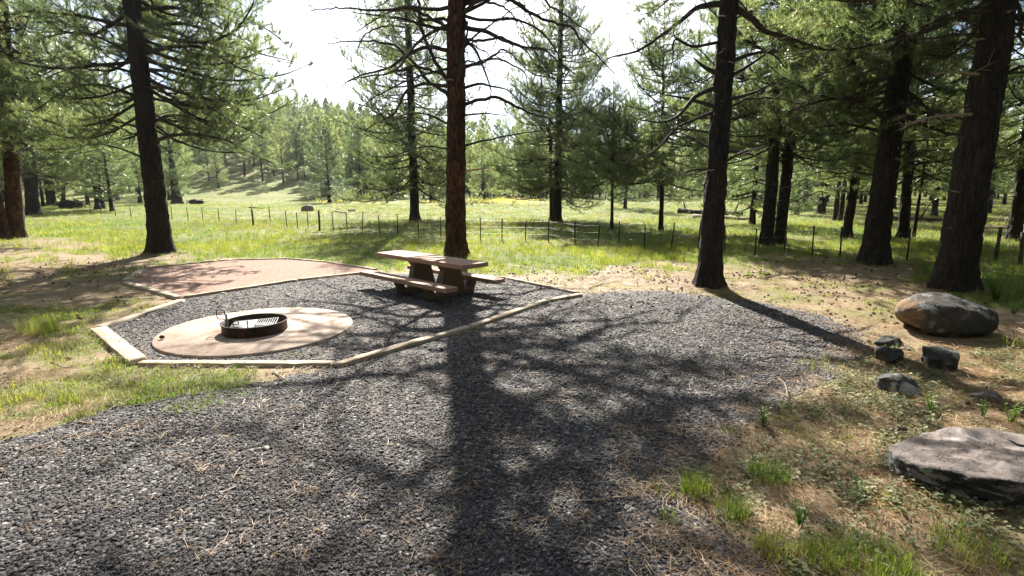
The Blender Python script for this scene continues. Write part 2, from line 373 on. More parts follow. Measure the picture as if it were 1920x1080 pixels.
M['slabrock'] = rock('grey_brown_basalt', (.14, .115, .107), (.28, .24, .225), (.42, .41, .39), -.02)
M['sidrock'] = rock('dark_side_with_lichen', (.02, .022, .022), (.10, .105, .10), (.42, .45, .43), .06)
M['lichenrock'] = rock('pale_lichened_basalt', (.05, .05, .05), (.14, .14, .14), (.42, .43, .41), .10)
M['blackrock'] = rock('black_basalt', (.03, .028, .027), (.10, .095, .09), (.30, .30, .29), .03)
M['redrock'] = rock('reddish_cinder_rock', (.05, .025, .02), (.14, .08, .065), (.2, .15, .13), -.05)
m, t, o = newmat('pine_cone'); princ(t, o, ramp(t, nse(t, 40, 3, .6), [(.3, (.03, .018, .012)), (.7, (.12, .07, .045))]), .8, .3); M['cone'] = m

# ------------------------------------------------------------------ terrain
def axis_pts(inner, step, outer, n):
    a = np.arange(-inner, inner + step / 2, step)
    g = inner + (outer - inner) * (np.linspace(0, 1, n + 1)[1:] ** 2.6)
    return np.concatenate([-g[::-1], a, g])
gx = axis_pts(19, .22, 900, 46)
gy = np.concatenate([np.arange(-10, 26, .22), 26 + (1500 - 26) * np.linspace(0, 1, 150) ** 2.9])
X, Y = np.meshgrid(gx, gy)
Z = gz(X, Y)
flat = np.ones_like(X); near = np.hypot(X, Y) < 45
dd = np.minimum(np.minimum(poly_dist(X, Y, DRIVE), poly_dist(X, Y, LOWER)), poly_dist(X, Y, UPPER))
ins = in_poly(X, Y, DRIVE) | in_poly(X, Y, LOWER) | in_poly(X, Y, UPPER)
dd = np.where(ins, 0, dd)
relief = (fbm(X, Y, .7, 61) - .5) * .07 + (fbm(X, Y, 3.5, 62) - .5) * .10
Z = Z + relief * sstep(.1, 1.6, dd) * near - .0
BASES = [(303, 474, .75, .07), (855, 482, .7, .06), (1328, 540, .7, .07), (1637, 496, .8, .08), (1785, 545, .85, .09), (30, 447, .8, .07), (1759, 610, 1.15, .05), (1751, 690, .5, .035), (1664, 670, .5, .035), (1684, 738, .42, .03), (1850, 755, .35, .03), (1880, 860, 1.15, .05)]
for (u_, v_, r_, h_) in BASES:
    p_ = G(u_, v_); Z = Z + h_ * np.exp(-(np.hypot(X - p_[0], Y - p_[1]) / r_) ** 2) * np.clip(dd / .4, 0, 1)
V = np.stack([X, Y, Z], -1).reshape(-1, 3)
ny, nx = X.shape; i = np.arange(ny - 1)[:, None] * nx + np.arange(nx - 1)[None, :]
Q = np.stack([i, i + 1, i + nx + 1, i + nx], -1).reshape(-1, 4)
me = mesh_np('ground', V, Q, [M['ground']], smooth=True)
ga = me.attributes.new('grass', 'FLOAT', 'POINT'); ga.data.foreach_set('value', grass_cover(V[:, 0], V[:, 1]).astype(np.float32))
obj('ground', me, kind='structure')
_gi = (gx, gy, Z)
def ground_z(x, y):
    x = np.atleast_1d(np.asarray(x, float)); y = np.atleast_1d(np.asarray(y, float))
    ix = np.clip(np.searchsorted(gx, x) - 1, 0, len(gx) - 2); iy = np.clip(np.searchsorted(gy, y) - 1, 0, len(gy) - 2)
    fx = np.clip((x - gx[ix]) / (gx[ix + 1] - gx[ix]), 0, 1); fy = np.clip((y - gy[iy]) / (gy[iy + 1] - gy[iy]), 0, 1)
    return (Z[iy, ix] * (1 - fx) + Z[iy, ix + 1] * fx) * (1 - fy) + (Z[iy + 1, ix] * (1 - fx) + Z[iy + 1, ix + 1] * fx) * fy
def gzs(x, y): return float(ground_z(x, y)[0])

def sheet(name, P, z, matl, jit, seed, **props):
    """flat sheet with an uneven, broken edge"""
    rng = np.random.RandomState(seed); out = []
    n = len(P)
    for k in range(n):
        a = np.array(P[k][:2]); b = np.array(P[(k + 1) % n][:2]); ln = np.linalg.norm(b - a); m_ = max(1, int(min(ln / .12, 160)))
        nn = np.array([-(b - a)[1], (b - a)[0]]) / (ln + 1e-9)
        for q in range(m_):
            p = a + (b - a) * q / m_
            out.append(p + nn * (float(fbm(p[0], p[1], .8, seed)) - .5 + .35 * (rng.rand() - .5)) * jit)
    import bmesh
    bm = bmesh.new(); vs_ = [bm.verts.new((p[0], p[1], z)) for p in out]; f = bm.faces.new(vs_)
    if f.normal.z < 0: f.normal_flip()
    bmesh.ops.triangulate(bm, faces=[f]); me = bpy.data.meshes.new(name); bm.to_mesh(me); bm.free(); me.materials.append(matl)
    return obj(name, me, **props)
sheet('gravel_drive', DRIVE, .006, M['gravel'], .35, 5, kind='structure')
sheet('gravel_pad', LOWER, .012, M['gravel'], .0, 6, kind='structure')
sheet('tan_tent_pad', UPPER, .03, M['dg'], .0, 8, kind='structure')

# ------------------------------------------------------------------ scattering of uncountable cover
def scatter(name, pts, rot, scl, var, protos, **props):
    pts = np.asarray(pts, np.float32); me = bpy.data.meshes.new(name)
    me.vertices.add(len(pts)); me.vertices.foreach_set('co', pts.ravel())
    a = me.attributes.new('rot', 'FLOAT_VECTOR', 'POINT'); a.data.foreach_set('vector', np.asarray(rot, np.float32).ravel())
    a = me.attributes.new('scl', 'FLOAT_VECTOR', 'POINT'); a.data.foreach_set('vector', np.asarray(scl, np.float32).ravel())
    a = me.attributes.new('variant', 'INT', 'POINT'); a.data.foreach_set('value', np.asarray(var, np.int32))
    o = obj(name, me, kind='stuff', **props)
    g = bpy.data.node_groups.new(name, 'GeometryNodeTree')
    g.interface.new_socket('Geometry', in_out='INPUT', socket_type='NodeSocketGeometry'); g.interface.new_socket('Geometry', in_out='OUTPUT', socket_type='NodeSocketGeometry')
    gi = g.nodes.new('NodeGroupInput'); go = g.nodes.new('NodeGroupOutput'); jn = g.nodes.new('GeometryNodeJoinGeometry')
    def attr(nm, ty):
        n = g.nodes.new('GeometryNodeInputNamedAttribute'); n.data_type = ty; n.inputs['Name'].default_value = nm; return n.outputs['Attribute']
    r = attr('rot', 'FLOAT_VECTOR'); s = attr('scl', 'FLOAT_VECTOR'); v = attr('variant', 'INT')
    er = g.nodes.new('FunctionNodeEulerToRotation'); g.links.new(r, er.inputs[0])
    for k, p in enumerate(protos):
        oi = g.nodes.new('GeometryNodeObjectInfo'); oi.inputs['Object'].default_value = p
        ip = g.nodes.new('GeometryNodeInstanceOnPoints'); cp = g.nodes.new('FunctionNodeCompare'); cp.data_type = 'INT'; cp.operation = 'EQUAL'
        ins_ = [x for x in cp.inputs if x.enabled and x.type == 'INT']; g.links.new(v, ins_[0]); ins_[1].default_value = k
        g.links.new(gi.outputs[0], ip.inputs['Points']); g.links.new(cp.outputs[0], ip.inputs['Selection']); g.links.new(oi.outputs['Geometry'], ip.inputs['Instance'])
        g.links.new(er.outputs[0], ip.inputs['Rotation']); g.links.new(s, ip.inputs['Scale']); g.links.new(ip.outputs[0], jn.inputs[0])
    g.links.new(jn.outputs[0], go.inputs[0])
    md = o.modifiers.new('scatter', 'NODES'); md.node_group = g
    return o
def proto(me): return bpy.data.objects.new(me.name, me)          # source shape, never placed in the scene itself

def blades(rng, n, h, wd, spread, bend, matl, name, stems=0):
    mb = MB()
    for k in range(n):
        a = rng.rand() * 6.283; r = spread * math.sqrt(rng.rand()); b = np.array([math.cos(a) * r, math.sin(a) * r, -.01])
        la = rng.rand() * 6.283; ld = np.array([math.cos(la), math.sin(la), 0]); sd_ = np.array([-ld[1], ld[0], 0]) * wd / 2
        hh = h * (.45 + .6 * rng.rand()); bn = bend * (.3 + rng.rand()) * hh
        p1 = b + ld * bn * .25 + np.array([0, 0, hh * .55]); p2 = b + ld * bn + np.array([0, 0, hh * (1 - .2 * bend)])
        mb.add([b - sd_, b + sd_, p1 + sd_ * .8, p1 - sd_ * .8, p2], [[3, 2, 4]], [[0, 1, 2, 3]])
    return mb.mesh(name, [matl])
R = np.random.RandomState(3)
g_protos = [proto(blades(R, 16, .24, .009, .13, .5, M['grass'], 'grass_blades')) for _ in range(3)]
g_protos += [proto(blades(R, 12, .2, .009, .12, .7, M['lush'], 'lush_blades')) for _ in range(2)]
g_protos += [proto(blades(R, 7, .38, .006, .1, .4, M['straw'], 'straw_blades'))]
KEEP = [DRIVE, LOWER, UPPER]
def outside(x, y, polys=KEEP, grow=0):
    r = np.ones(np.shape(x), bool)
    for P in polys: r &= ~in_poly(x, y, P)
    return r
def frustum(x, y, mrg=60):
    u, v = project(x, y); return (u > -mrg) & (u < 1920 + mrg) & (v < 1080 + mrg) & (y > 1)
def sample(rng, y0, y1, dens, umarg=330):
    """even density (per square metre) over the part of the ground between two distances that the lens takes in"""
    k = (960 + umarg) / F / CT
    area = k * (y1 * y1 - y0 * y0); n = int(area * dens)
    y = np.sqrt(rng.rand(n) * (y1 * y1 - y0 * y0) + y0 * y0); x = (rng.rand(n) * 2 - 1) * k * (y + .5)
    return x, y
P_, Rt, Sc, Va = [], [], [], []
for y0, y1, dens, s0, ws in ((2.3, 6, 260, .62, 1.), (6, 14, 110, .75, 1.), (14, 24, 34, 1.0, 1.2), (24, 40, 13, 1.35, 1.8), (40, 75, 3.8, 2.0, 3.0), (75, 135, 1.1, 3.0, 4.5)):
    x, y = sample(R, y0, y1, dens); c = grass_cover(x, y)
    if y0 < 14: c = c * c * (.5 + .5 * c)
    k = (R.rand(len(x)) < c) & outside(x, y); x, y = x[k], y[k]; n = len(x)
    hvar = .55 + .75 * fbm(x, y, 2.6, 71)
    straw = fbm(x, y, 7, 81) > .56
    va = np.where(R.rand(n) < .16 + .25 * straw, 5, np.where(fbm(x, y, 3.3, 91) > .5, R.randint(3, 5, n), R.randint(0, 3, n)))
    s = s0 * hvar * (.7 + .6 * R.rand(n)); hs = min(1, .62 + 6 / y0 * .1) if y0 > 40 else 1
    P_.append(np.stack([x, y, ground_z(x, y)], 1)); Va.append(va)
    Rt.append(np.stack([(R.rand(n) - .5) * .2, (R.rand(n) - .5) * .2, R.rand(n) * 6.28], 1))
    zs = {2.3: .7, 6: .6, 14: .95, 24: .7, 40: .42, 75: .26}[y0]
    Sc.append(np.stack([s, s, s * zs], 1))
scatter('grass', np.concatenate(P_), np.concatenate(Rt), np.concatenate(Sc), np.concatenate(Va), g_protos)

# gravel chips
def chip(seed):
    r = np.random.RandomState(seed); ph = (1 + 5 ** .5) / 2
    V = np.array([(-1, ph, 0), (1, ph, 0), (-1, -ph, 0), (1, -ph, 0), (0, -1, ph), (0, 1, ph), (0, -1, -ph), (0, 1, -ph), (ph, 0, -1), (ph, 0, 1), (-ph, 0, -1), (-ph, 0, 1)], float)
    T = [(0, 11, 5), (0, 5, 1), (0, 1, 7), (0, 7, 10), (0, 10, 11), (1, 5, 9), (5, 11, 4), (11, 10, 2), (10, 7, 6), (7, 1, 8), (3, 9, 4), (3, 4, 2), (3, 2, 6), (3, 6, 8), (3, 8, 9), (4, 9, 5), (2, 4, 11), (6, 2, 10), (8, 6, 7), (9, 8, 1)]
    V = V / 1.9 * (.7 + .6 * r.rand(12, 1)) * np.array([1.15, .75, .30])
    return mesh_np('gravel_chip', V, T, [M['chip']])
chips = [proto(chip(s)) for s in range(5)]
P_, Rt, Sc, Va = [], [], [], []
for y0, y1, dens, s0 in ((2.2, 4.2, 4200, .0078), (4.2, 7, 2300, .0095), (7, 10.5, 1000, .0125), (10.5, 14.5, 400, .017)):
    x, y = sample(R, y0, y1, dens)
    dr = in_poly(x, y, DRIVE); dp = in_poly(x, y, LOWER) & (np.hypot(x + 4.42, y - 8.80) > 1.555)
    edge = poly_dist(x, y, DRIVE)
    k = dp | (dr & (R.rand(len(x)) < .25 + .75 * sstep(0, .7, edge + .5 * (fbm(x, y, .8, 77) - .5)))) | ((~dr) & outside(x, y) & (edge < .35) & (R.rand(len(x)) < .25))
    k = k & (R.rand(len(x)) < .45 + .75 * sstep(.3, .6, fbm(x, y, .9, 88)))
    x, y = x[k], y[k]; n = len(x)
    P_.append(np.stack([x, y, np.where(in_poly(x, y, LOWER), .014, .010) + R.rand(n) * .006], 1))
    Rt.append(np.stack([R.randn(n) * .28, R.randn(n) * .28, R.rand(n) * 6.28], 1))
    s = s0 * (.45 + 1.3 * R.rand(n) ** 2) * np.where(R.rand(n) < .025, 2.0, 1); Sc.append(np.stack([s * 1.2, s, s * .9], 1)); Va.append(R.randint(0, 5, n))
scatter('gravel', np.concatenate(P_), np.concatenate(Rt), np.concatenate(Sc), np.concatenate(Va), chips)

# fallen needles
def fascicle(rng, n, ln, wd, spread, name):
    mb = MB()
    for k in range(n):
        c = (rng.rand(3) - .5) * spread; c[2] = abs(c[2]) * .15; a = rng.rand() * 6.283; d = np.array([math.cos(a), math.sin(a), (rng.rand() - .5) * .18])
        s = np.array([-d[1], d[0], .3]) * wd / 2; e = c + d * ln * (.6 + .5 * rng.rand()); mid = (c + e) / 2 + np.array([-d[1], d[0], 0]) * ln * .1 * (rng.rand() - .5) + np.array([0, 0, .006])
        mb.add([c - s, c + s, mid + s, mid - s, e], [[3, 2, 4]], [[0, 1, 2, 3]])
    return proto(mb.mesh(name, [M['dry_needles']]))
nd = [fascicle(R, 3, .15, .003, .05, 'fallen_needles') for _ in range(3)] + [fascicle(R, 18, .15, .003, .22, 'needle_mat') for _ in range(3)]
P_, Rt, Sc, Va = [], [], [], []
for y0, y1, dm, ds in ((2.2, 5, 150, 22), (5, 9, 90, 14), (9, 17, 34, 6)):
    x, y = sample(R, y0, y1, dm); lit_ = 1 - grass_cover(x, y) * .8
    e = poly_dist(x, y, DRIVE); u, v = project(x, y)
    dr = in_poly(x, y, DRIVE); right = (u > 1150)
    k = outside(x, y) & (R.rand(len(x)) < lit_ * (.35 + .9 * sstep(.35, .6, fbm(x, y, 1.3, 55)))) | (dr & right & (e < np.where(v > 800, 1.3, .6)) & (R.rand(len(x)) < .55 * (1 - e / np.where(v > 800, 1.3, .6))))
    x, y = x[k], y[k]; n = len(x); P_.append(np.stack([x, y, ground_z(x, y) + .012], 1)); Va.append(R.randint(3, 6, n)); Rt.append(np.stack([R.randn(n) * .08, R.randn(n) * .08, R.rand(n) * 6.28], 1)); Sc.append(np.ones((n, 3)) * (.8 + .4 * R.rand(n, 1)))
    x, y = sample(R, y0, y1, ds * 2.2); k = (in_poly(x, y, DRIVE) | in_poly(x, y, LOWER) | in_poly(x, y, UPPER)) & (np.hypot(x + 4.42, y - 8.80) > 1.6) & (R.rand(len(x)) < .2 + .9 * sstep(.45, .65, fbm(x, y, 1.0, 58)))
    x, y = x[k], y[k]; n = len(x); P_.append(np.stack([x, y, np.where(in_poly(x, y, UPPER), .036, .027)], 1)); Va.append(R.randint(0, 3, n)); Rt.append(np.stack([R.randn(n) * .06, R.randn(n) * .06, R.rand(n) * 6.28], 1)); Sc.append(np.ones((n, 3)) * (.8 + .5 * R.rand(n, 1)))
for (u_, v_, r_, h_) in BASES:
    p_ = G(u_, v_); n = int(150 * r_ * r_ + 40); a_ = R.rand(n) * 6.28; q_ = r_ * (.35 + 1.1 * R.rand(n)); x, y = p_[0] + np.cos(a_) * q_, p_[1] + np.sin(a_) * q_
    P_.append(np.stack([x, y, ground_z(x, y) + .012], 1)); Va.append(R.randint(3, 6, n)); Rt.append(np.stack([R.randn(n) * .25, R.randn(n) * .25, R.rand(n) * 6.28], 1)); Sc.append(np.ones((n, 3)) * (.7 + .5 * R.rand(n, 1)))
scatter('needle_litter', np.concatenate(P_), np.concatenate(Rt), np.concatenate(Sc), np.concatenate(Va), nd)

# leafy ground cover in the near right corner
def rosette(rng, n, rad, h, lw, matl, name):
    mb = MB()
    for k in range(n):
        a = rng.rand() * 6.283; r = rad * (.15 + .85 * rng.rand()); z = h * (.3 + .7 * rng.rand()); c = np.array([math.cos(a) * r, math.sin(a) * r, z])
        b = rng.rand() * 6.283; d = np.array([math.cos(b), math.sin(b), (rng.rand() - .5) * .7]); s = np.array([-d[1], d[0], (rng.rand() - .5) * .6]); l = lw * (.6 + .7 * rng.rand())
        mb.add([c, c + d * l * .4 + s * l * .42, c + d * l * .9 + s * l * .35, c + d * l * 1.15, c + d * l * .9 - s * l * .35, c + d * l * .4 - s * l * .42, c + d * l * .55 - np.array([0, 0, l * .12])],
               [[6, 0, 1], [6, 1, 2], [6, 2, 3], [6, 3, 4], [6, 4, 5], [6, 5, 0]])
        mb.add([c + [.001, 0, 0], c - [.001, 0, 0], np.array([c[0] * .5, c[1] * .5, -.01])], [[0, 1, 2]])
    return proto(mb.mesh(name, [matl]))
cv = [rosette(R, 12, .10, .06, .027, M['cover'], 'cover_leaves') for _ in range(4)]
x, y = sample(R, 2.3, 8.5, 190); u, v = project(x, y)
dn = sstep(1230, 1480, u) * sstep(600, 720, v) * (.08 + sstep(.48, .66, fbm(x, y, .6, 66))) + .06 * (u < 480) * (v > 600)
k = outside(x, y) & (R.rand(len(x)) < dn); x, y = x[k], y[k]; n = len(x)
scatter('ground_cover', np.stack([x, y, ground_z(x, y) + .005], 1), np.stack([R.randn(n) * .1, R.randn(n) * .1, R.rand(n) * 6.28], 1), np.ones((n, 3)) * (.6 + .7 * R.rand(n, 1)), R.randint(0, 4, n), cv)

# pine cones lying about
def cone_mesh(name='pine_cone'):
    mb = MB(); rows = 7
    P = [(0, 0, 0)]; zs = np.linspace(-1, 1, rows); V = []
    for a in range(rows):
        r = math.sqrt(max(0, 1 - zs[a] ** 2)) * .62 + .05
        for b in range(8):
            rr = r * (1.15 if (a + b) % 2 else .8); V.append((rr * math.cos(b * .785 + a * .39), rr * math.sin(b * .785 + a * .39), zs[a] * .9))
    V = np.array(V) * .04; V = V[:, [2, 1, 0]]; V[:, 2] += .02
    i = np.arange(rows - 1)[:, None] * 8; j = np.arange(8)[None]; k = (j + 1) % 8
    Qd = np.stack([i + j, i + k, i + 8 + k, i + 8 + j], -1).reshape(-1, 4)
    return mesh_np(name, V, [Qd], [M['cone']])
cm = cone_mesh(); cp_ = [proto(cm)]
P_ = []
for (u_, v_, r_, h_) in BASES[:6]:
    p_ = G(u_, v_)
    for _ in range(26): a_ = R.rand() * 6.28; q_ = r_ * (.7 + 1.6 * R.rand()); P_.append((p_[0] + math.cos(a_) * q_, p_[1] + math.sin(a_) * q_, gzs(p_[0] + math.cos(a_) * q_, p_[1] + math.sin(a_) * q_)))
for (u0, v0, su, sv, n) in ((1120, 520, 150, 14, 380), (1480, 520, 120, 22, 520), (1350, 560, 130, 18, 60), (140, 500, 120, 18, 120), (90, 560, 90, 24, 70), (1620, 590, 90, 26, 60), (1450, 640, 140, 60, 20), (1750, 760, 120, 60, 14)):
    for _ in range(n):
        p = G(u0 + R.randn() * su, v0 + R.randn() * sv)
        if 2 < p[1] < 40 and float(fbm(p[0], p[1], 1.1, 99)) > .47 and not in_poly(p[0], p[1], LOWER) and not in_poly(p[0], p[1], UPPER) and not (in_poly(p[0], p[1], DRIVE) and R.rand() < .8): P_.append((p[0], p[1], gzs(p[0], p[1])))
n = len(P_); sc = np.ones((n, 3)) * (.5 + .5 * R.rand(n, 1))
scatter('fallen_pine_cones', np.array(P_), np.stack([np.zeros(n), np.zeros(n), R.rand(n) * 6.28], 1), sc, np.zeros(n), cp_)
p = G(304, 634, .07); tagged('pine_cone', cm, 'single brown pine cone lying on the left side of the round concrete pad', 'pine cone', loc=(p[0], p[1], .067), rot=(0, 0, .6), scl=1.15)

def stick():
    mb = MB(); q = [np.zeros(3)]; d = np.array([1.0, 0, 0])
    for k in range(4): d = d + R.randn(3) * .25 * np.array([1, 1, .2]); d /= np.linalg.norm(d); q.append(q[-1] + d * .11)
    mb.tube(q, np.linspace(.009, .004, 5), 5)
    for k in (1, 3): e = q[k] + np.array([.05, .09 * (1 if k == 1 else -1), .02]); mb.tube([q[k], (q[k] + e) / 2 + .008, e], [.005, .004, .002], 4)
    return proto(mb.mesh('fallen_twigs', [M['dead']]))
st_ = [stick() for _ in range(4)]; x, y = sample(R, 2.4, 18, 2.6); k = outside(x, y, [LOWER, UPPER]) & (R.rand(len(x)) < np.where(in_poly(x, y, DRIVE), .12, 1 - grass_cover(x, y))); x, y = x[k], y[k]; n = len(x)
scatter('fallen_twigs', np.stack([x, y, ground_z(x, y) + .02], 1), np.stack([R.rand(n) * 6.28, R.randn(n) * .08, R.rand(n) * 6.28], 1), np.ones((n, 3)) * (.5 + .9 * R.rand(n, 1)), R.randint(0, 4, n), st_)

# yellow flowers far out in the meadow
def flower():
    mb = MB()
    for k in range(9):
        a, r = R.rand() * 6.28, R.rand() * .5; h = .35 + R.rand() * .25; c = np.array([math.cos(a) * r, math.sin(a) * r, h]); s = .07
        mb.add([c + [s, 0, 0], c + [0, s, .02], c - [s, 0, 0], c - [0, s, .02], c + [0, 0, -.04]], [[0, 1, 4], [1, 2, 4], [2, 3, 4], [3, 0, 4]])
    return proto(mb.mesh('yellow_flowers', [M['flower']]))
fl = [flower() for _ in range(2)]; P_ = []
for (u0, v0, su, sv, n) in ((925, 381, 38, 2.6, 150), (960, 386, 45, 3.0, 60), (650, 385, 45, 3.5, 22), (800, 386, 40, 2.5, 16)):
    for _ in range(n):
        p = G(u0 + R.randn() * su, v0 + R.randn() * sv)
        if p[1] < 110: P_.append((p[0], p[1], gzs(p[0], p[1])))
n = len(P_)
scatter('yellow_wildflowers', np.array(P_), np.stack([np.zeros(n), np.zeros(n), R.rand(n) * 6.28], 1), np.ones((n, 3)) * (.8 + .6 * R.rand(n, 1)), R.randint(0, 2, n), fl)
#@@PART2@@
# ------------------------------------------------------------------ pines
def needle_tris(rng, Pp, D, K, ln, wd, spread=.75):
    Pp = np.repeat(np.asarray(Pp), K, 0); D = np.repeat(np.asarray(D), K, 0); n = len(Pp)
    v = D + spread * rng.randn(n, 3) * .75; v /= np.linalg.norm(v, axis=1)[:, None] + 1e-9
    s = np.cross(v, rng.randn(n, 3)); s /= np.linalg.norm(s, axis=1)[:, None] + 1e-9; s *= wd / 2
    b = Pp - D * (rng.rand(n, 1) * ln * .6); e = b + v * ln * (.7 + .4 * rng.rand(n, 1))
    V = np.stack([b - s, b + s, e], 1).reshape(-1, 3); T = np.arange(n * 3).reshape(-1, 3)
    return V, T
def resample(P, n):
    P = np.asarray(P, float); d = np.concatenate([[0], np.cumsum(np.linalg.norm(np.diff(P, axis=0), axis=1))]); t = np.linspace(0, d[-1], n)
    # smooth the polyline by averaging over a short window
    q = np.stack([np.interp(t, d, P[:, i]) for i in range(3)], 1)
    for _ in range(2): q[1:-1] = (q[:-2] + 2 * q[1:-1] + q[2:]) / 4
    return q, d[-1]
UP = np.array([0, 0, 1.0])
def grow(axis, r0, rng, live, tlen, gap, start=.2, K=18, ln=.17, wd=.009, crook=.5, subs=True, tip=1.0):
    """one limb: a tapering axis with side twigs, finer twigs and bunches of needles towards the tips"""
    ax, length = resample(axis, max(8, int(len(axis) * 4)))
    m_ = len(ax); jit = np.cumsum(rng.randn(m_, 3), 0) * .012 * crook * length / 3; jit -= np.linspace(0, 1, m_)[:, None] * jit[-1]; ax = ax + jit
    s = np.linspace(0, 1, m_); rad = r0 * (1 - s * .86) ** .9
    wood = MB(); wood.tube(ax, rad, 6)
    TP, TD = [], []
    n = max(2, int(length * (1 - start) / gap)); side = 1
    for k in range(n):
        f = start + (1 - start) * (k + rng.rand() * .8) / n; f = min(f, .985); i = min(int(f * (m_ - 1)), m_ - 2)
        p = ax[i] + (ax[i + 1] - ax[i]) * (f * (m_ - 1) - i); t = ax[i + 1] - ax[i]; t = t / (np.linalg.norm(t) + 1e-9)
        sv = np.cross(t, UP); sv /= np.linalg.norm(sv) + 1e-9; side = -side
        d = t * (.5 + .4 * rng.rand()) + sv * side * (.55 + .6 * rng.rand()) + UP * (rng.randn() * .45 + .12); d /= np.linalg.norm(d)
        l = tlen * (1.15 - f * .85) * (.45 + .8 * rng.rand()) * tip; mm = 5; q = [p]; cur = d.copy()
        for a in range(mm - 1):
            cur = cur + UP * (.16 if live else -.03) + rng.randn(3) * .17 * (1 + crook); cur /= np.linalg.norm(cur); q.append(q[-1] + cur * l / (mm - 1))
        q = np.array(q); tr = max(.006, min(rad[i] * .5, .007 + l * .012)); wood.tube(q, np.linspace(tr, .003, mm), 3, cap=False)
        on = rng.rand() < live
        if on:
            nt_ = 2 + int(l / .16)
            for a in range(nt_):
                g = (.35 + .65 * (a + 1) / nt_) * (mm - 1); j = min(int(g), mm - 2); TP.append(q[j] + (q[j + 1] - q[j]) * (g - j)); TD.append(cur * .8 + UP * .3)
        if subs:
            for a in range(max(1, int(l / .24))):
                g = (.25 + .7 * rng.rand()) * (mm - 1); j = min(int(g), mm - 2); b = q[j] + (q[j + 1] - q[j]) * (g - j)
                c = cur * .5 + rng.randn(3) * .6 + UP * (.15 if live else -.1); c /= np.linalg.norm(c); sl_ = l * (.2 + .35 * rng.rand()); e1 = b + c * sl_ * .5 + rng.randn(3) * .03; e = e1 + (c + UP * .25 * live) * sl_ * .5
                wood.tube([b, e1, e], [.0055, .004, .002], 3, cap=False)
                if on:
                    for w_ in (1.0, .55) if sl_ > .2 else (1.0,): TP.append(b + (e - b) * w_); TD.append(c * .8 + UP * .35)
    nd_ = None
    if TP:
        D = np.array(TD); D /= np.linalg.norm(D, axis=1)[:, None]
        nd_ = needle_tris(rng, np.array(TP), D, K, ln, wd)
    return wood, nd_
def axis_live(rng, Lg, droop=.16, up=.2):
    s = np.linspace(0, 1, 8); y = np.cumsum(rng.randn(8)) * .03 * Lg; y -= y[0]
    return np.stack([s * Lg, y, Lg * (-droop * np.sin(s * 2.6) + up * s ** 2.2)], 1)
def axis_dead(rng, Lg):
    s = np.linspace(0, 1, 8); y = np.cumsum(rng.randn(8)) * .06 * Lg; y -= y[0]; z = np.cumsum(rng.randn(8)) * .035 * Lg; z -= z[0]
    return np.stack([s * Lg, y, z + Lg * (.12 * np.sin(s * 3) - .28 * s ** 1.6)], 1)
RB = np.random.RandomState(11)
LIVE, DEAD, SPARSE = [], [], []
for k in range(9):
    wd_, nd_ = grow(axis_live(RB, 3.5, .1 + .15 * RB.rand(), .1 + .25 * RB.rand()), .05, RB, .97, 1.3, .115, .2)
    LIVE.append((wd_.mesh('branch', [M['twig']], True), mesh_np('needles', *[nd_[0], nd_[1]], [M['needles']])))
for k in range(5):
    wd_, nd_ = grow(axis_live(RB, 3.5, .1, .2), .045, RB, .38, 1.2, .2, .3)
    SPARSE.append((wd_.mesh('branch', [M['twig']], True), mesh_np('needles', nd_[0], nd_[1], [M['needles']])))
for k in range(8):
    wd_, nd_ = grow(axis_dead(RB, 2.6), .042, RB, 0, .95, .24, .25, crook=1.5)
    DEAD.append((wd_.mesh('branch', [M['twig']], True), None))
STUB = []
for k in range(3):
    wd_, nd_ = grow(axis_dead(RB, .8), .03, RB, 0, .3, .4, .6, crook=1.2, subs=False)
    STUB.append((wd_.mesh('branch', [M['dead']], True), None))

def trunk_np(seed, rfun, H, lean, segs, dz, furrow=1.0):
    zs = [0.0 - .25]; 
    while zs[-1] < H:
        z = zs[-1]; zs.append(z + (dz if z < 9 else .5) )
    zs[-1] = H; zs = np.array(zs); a = np.arange(segs) * 2 * np.pi / segs
    V = []
    for z in zs:
        zz = max(z, 0); r = rfun(zz)
        fl = math.exp(-zz / .25) * .32 + math.exp(-zz / 1.1) * .12
        for t_ in a:
            cx, cy = math.cos(t_), math.sin(t_)
            q = noise.noise((cx * r * 9 + seed * 5.1, cy * r * 9, zz * 1.5)); q2 = noise.noise((cx * r * 22 + seed, cy * r * 22 + 9, zz * 5.5)); lob = math.sin(t_ * 5 + seed) * fl * .35
            ridge = (abs(q) ** .6) * .085 + q2 * .03
            big = noise.noise((cx * .6 + seed * 3.3, cy * .6, zz * .35)) * .05
            rr = r * (1 + fl + lob + big) + (ridge - .04) * furrow * min(1, r / .18)
            V.append((lean[0] * zz + noise.noise((seed, zz * .25, 3)) * .05 * min(1, zz) + rr * cx, lean[1] * zz + rr * cy, z))
    n = len(zs); i = np.arange(n - 1)[:, None] * segs; j = np.arange(segs)[None]; k = (j + 1) % segs
    Q = np.stack([i + j, i + k, i + segs + k, i + segs + j], -1).reshape(-1, 4)
    return V, Q
def put_branch(root, pool, rng, z, az, el, sc, ax, label=None):
    w_, n_ = pool[rng.randint(len(pool))]
    b = obj('branch', w_, root, loc=(ax[0] * z, ax[1] * z, z), rot=((rng.rand() - .5) * .5, -el, az), scl=(sc, sc * (.85 + .3 * rng.rand()), sc))
    if n_: obj('needles', n_, b)
    return b
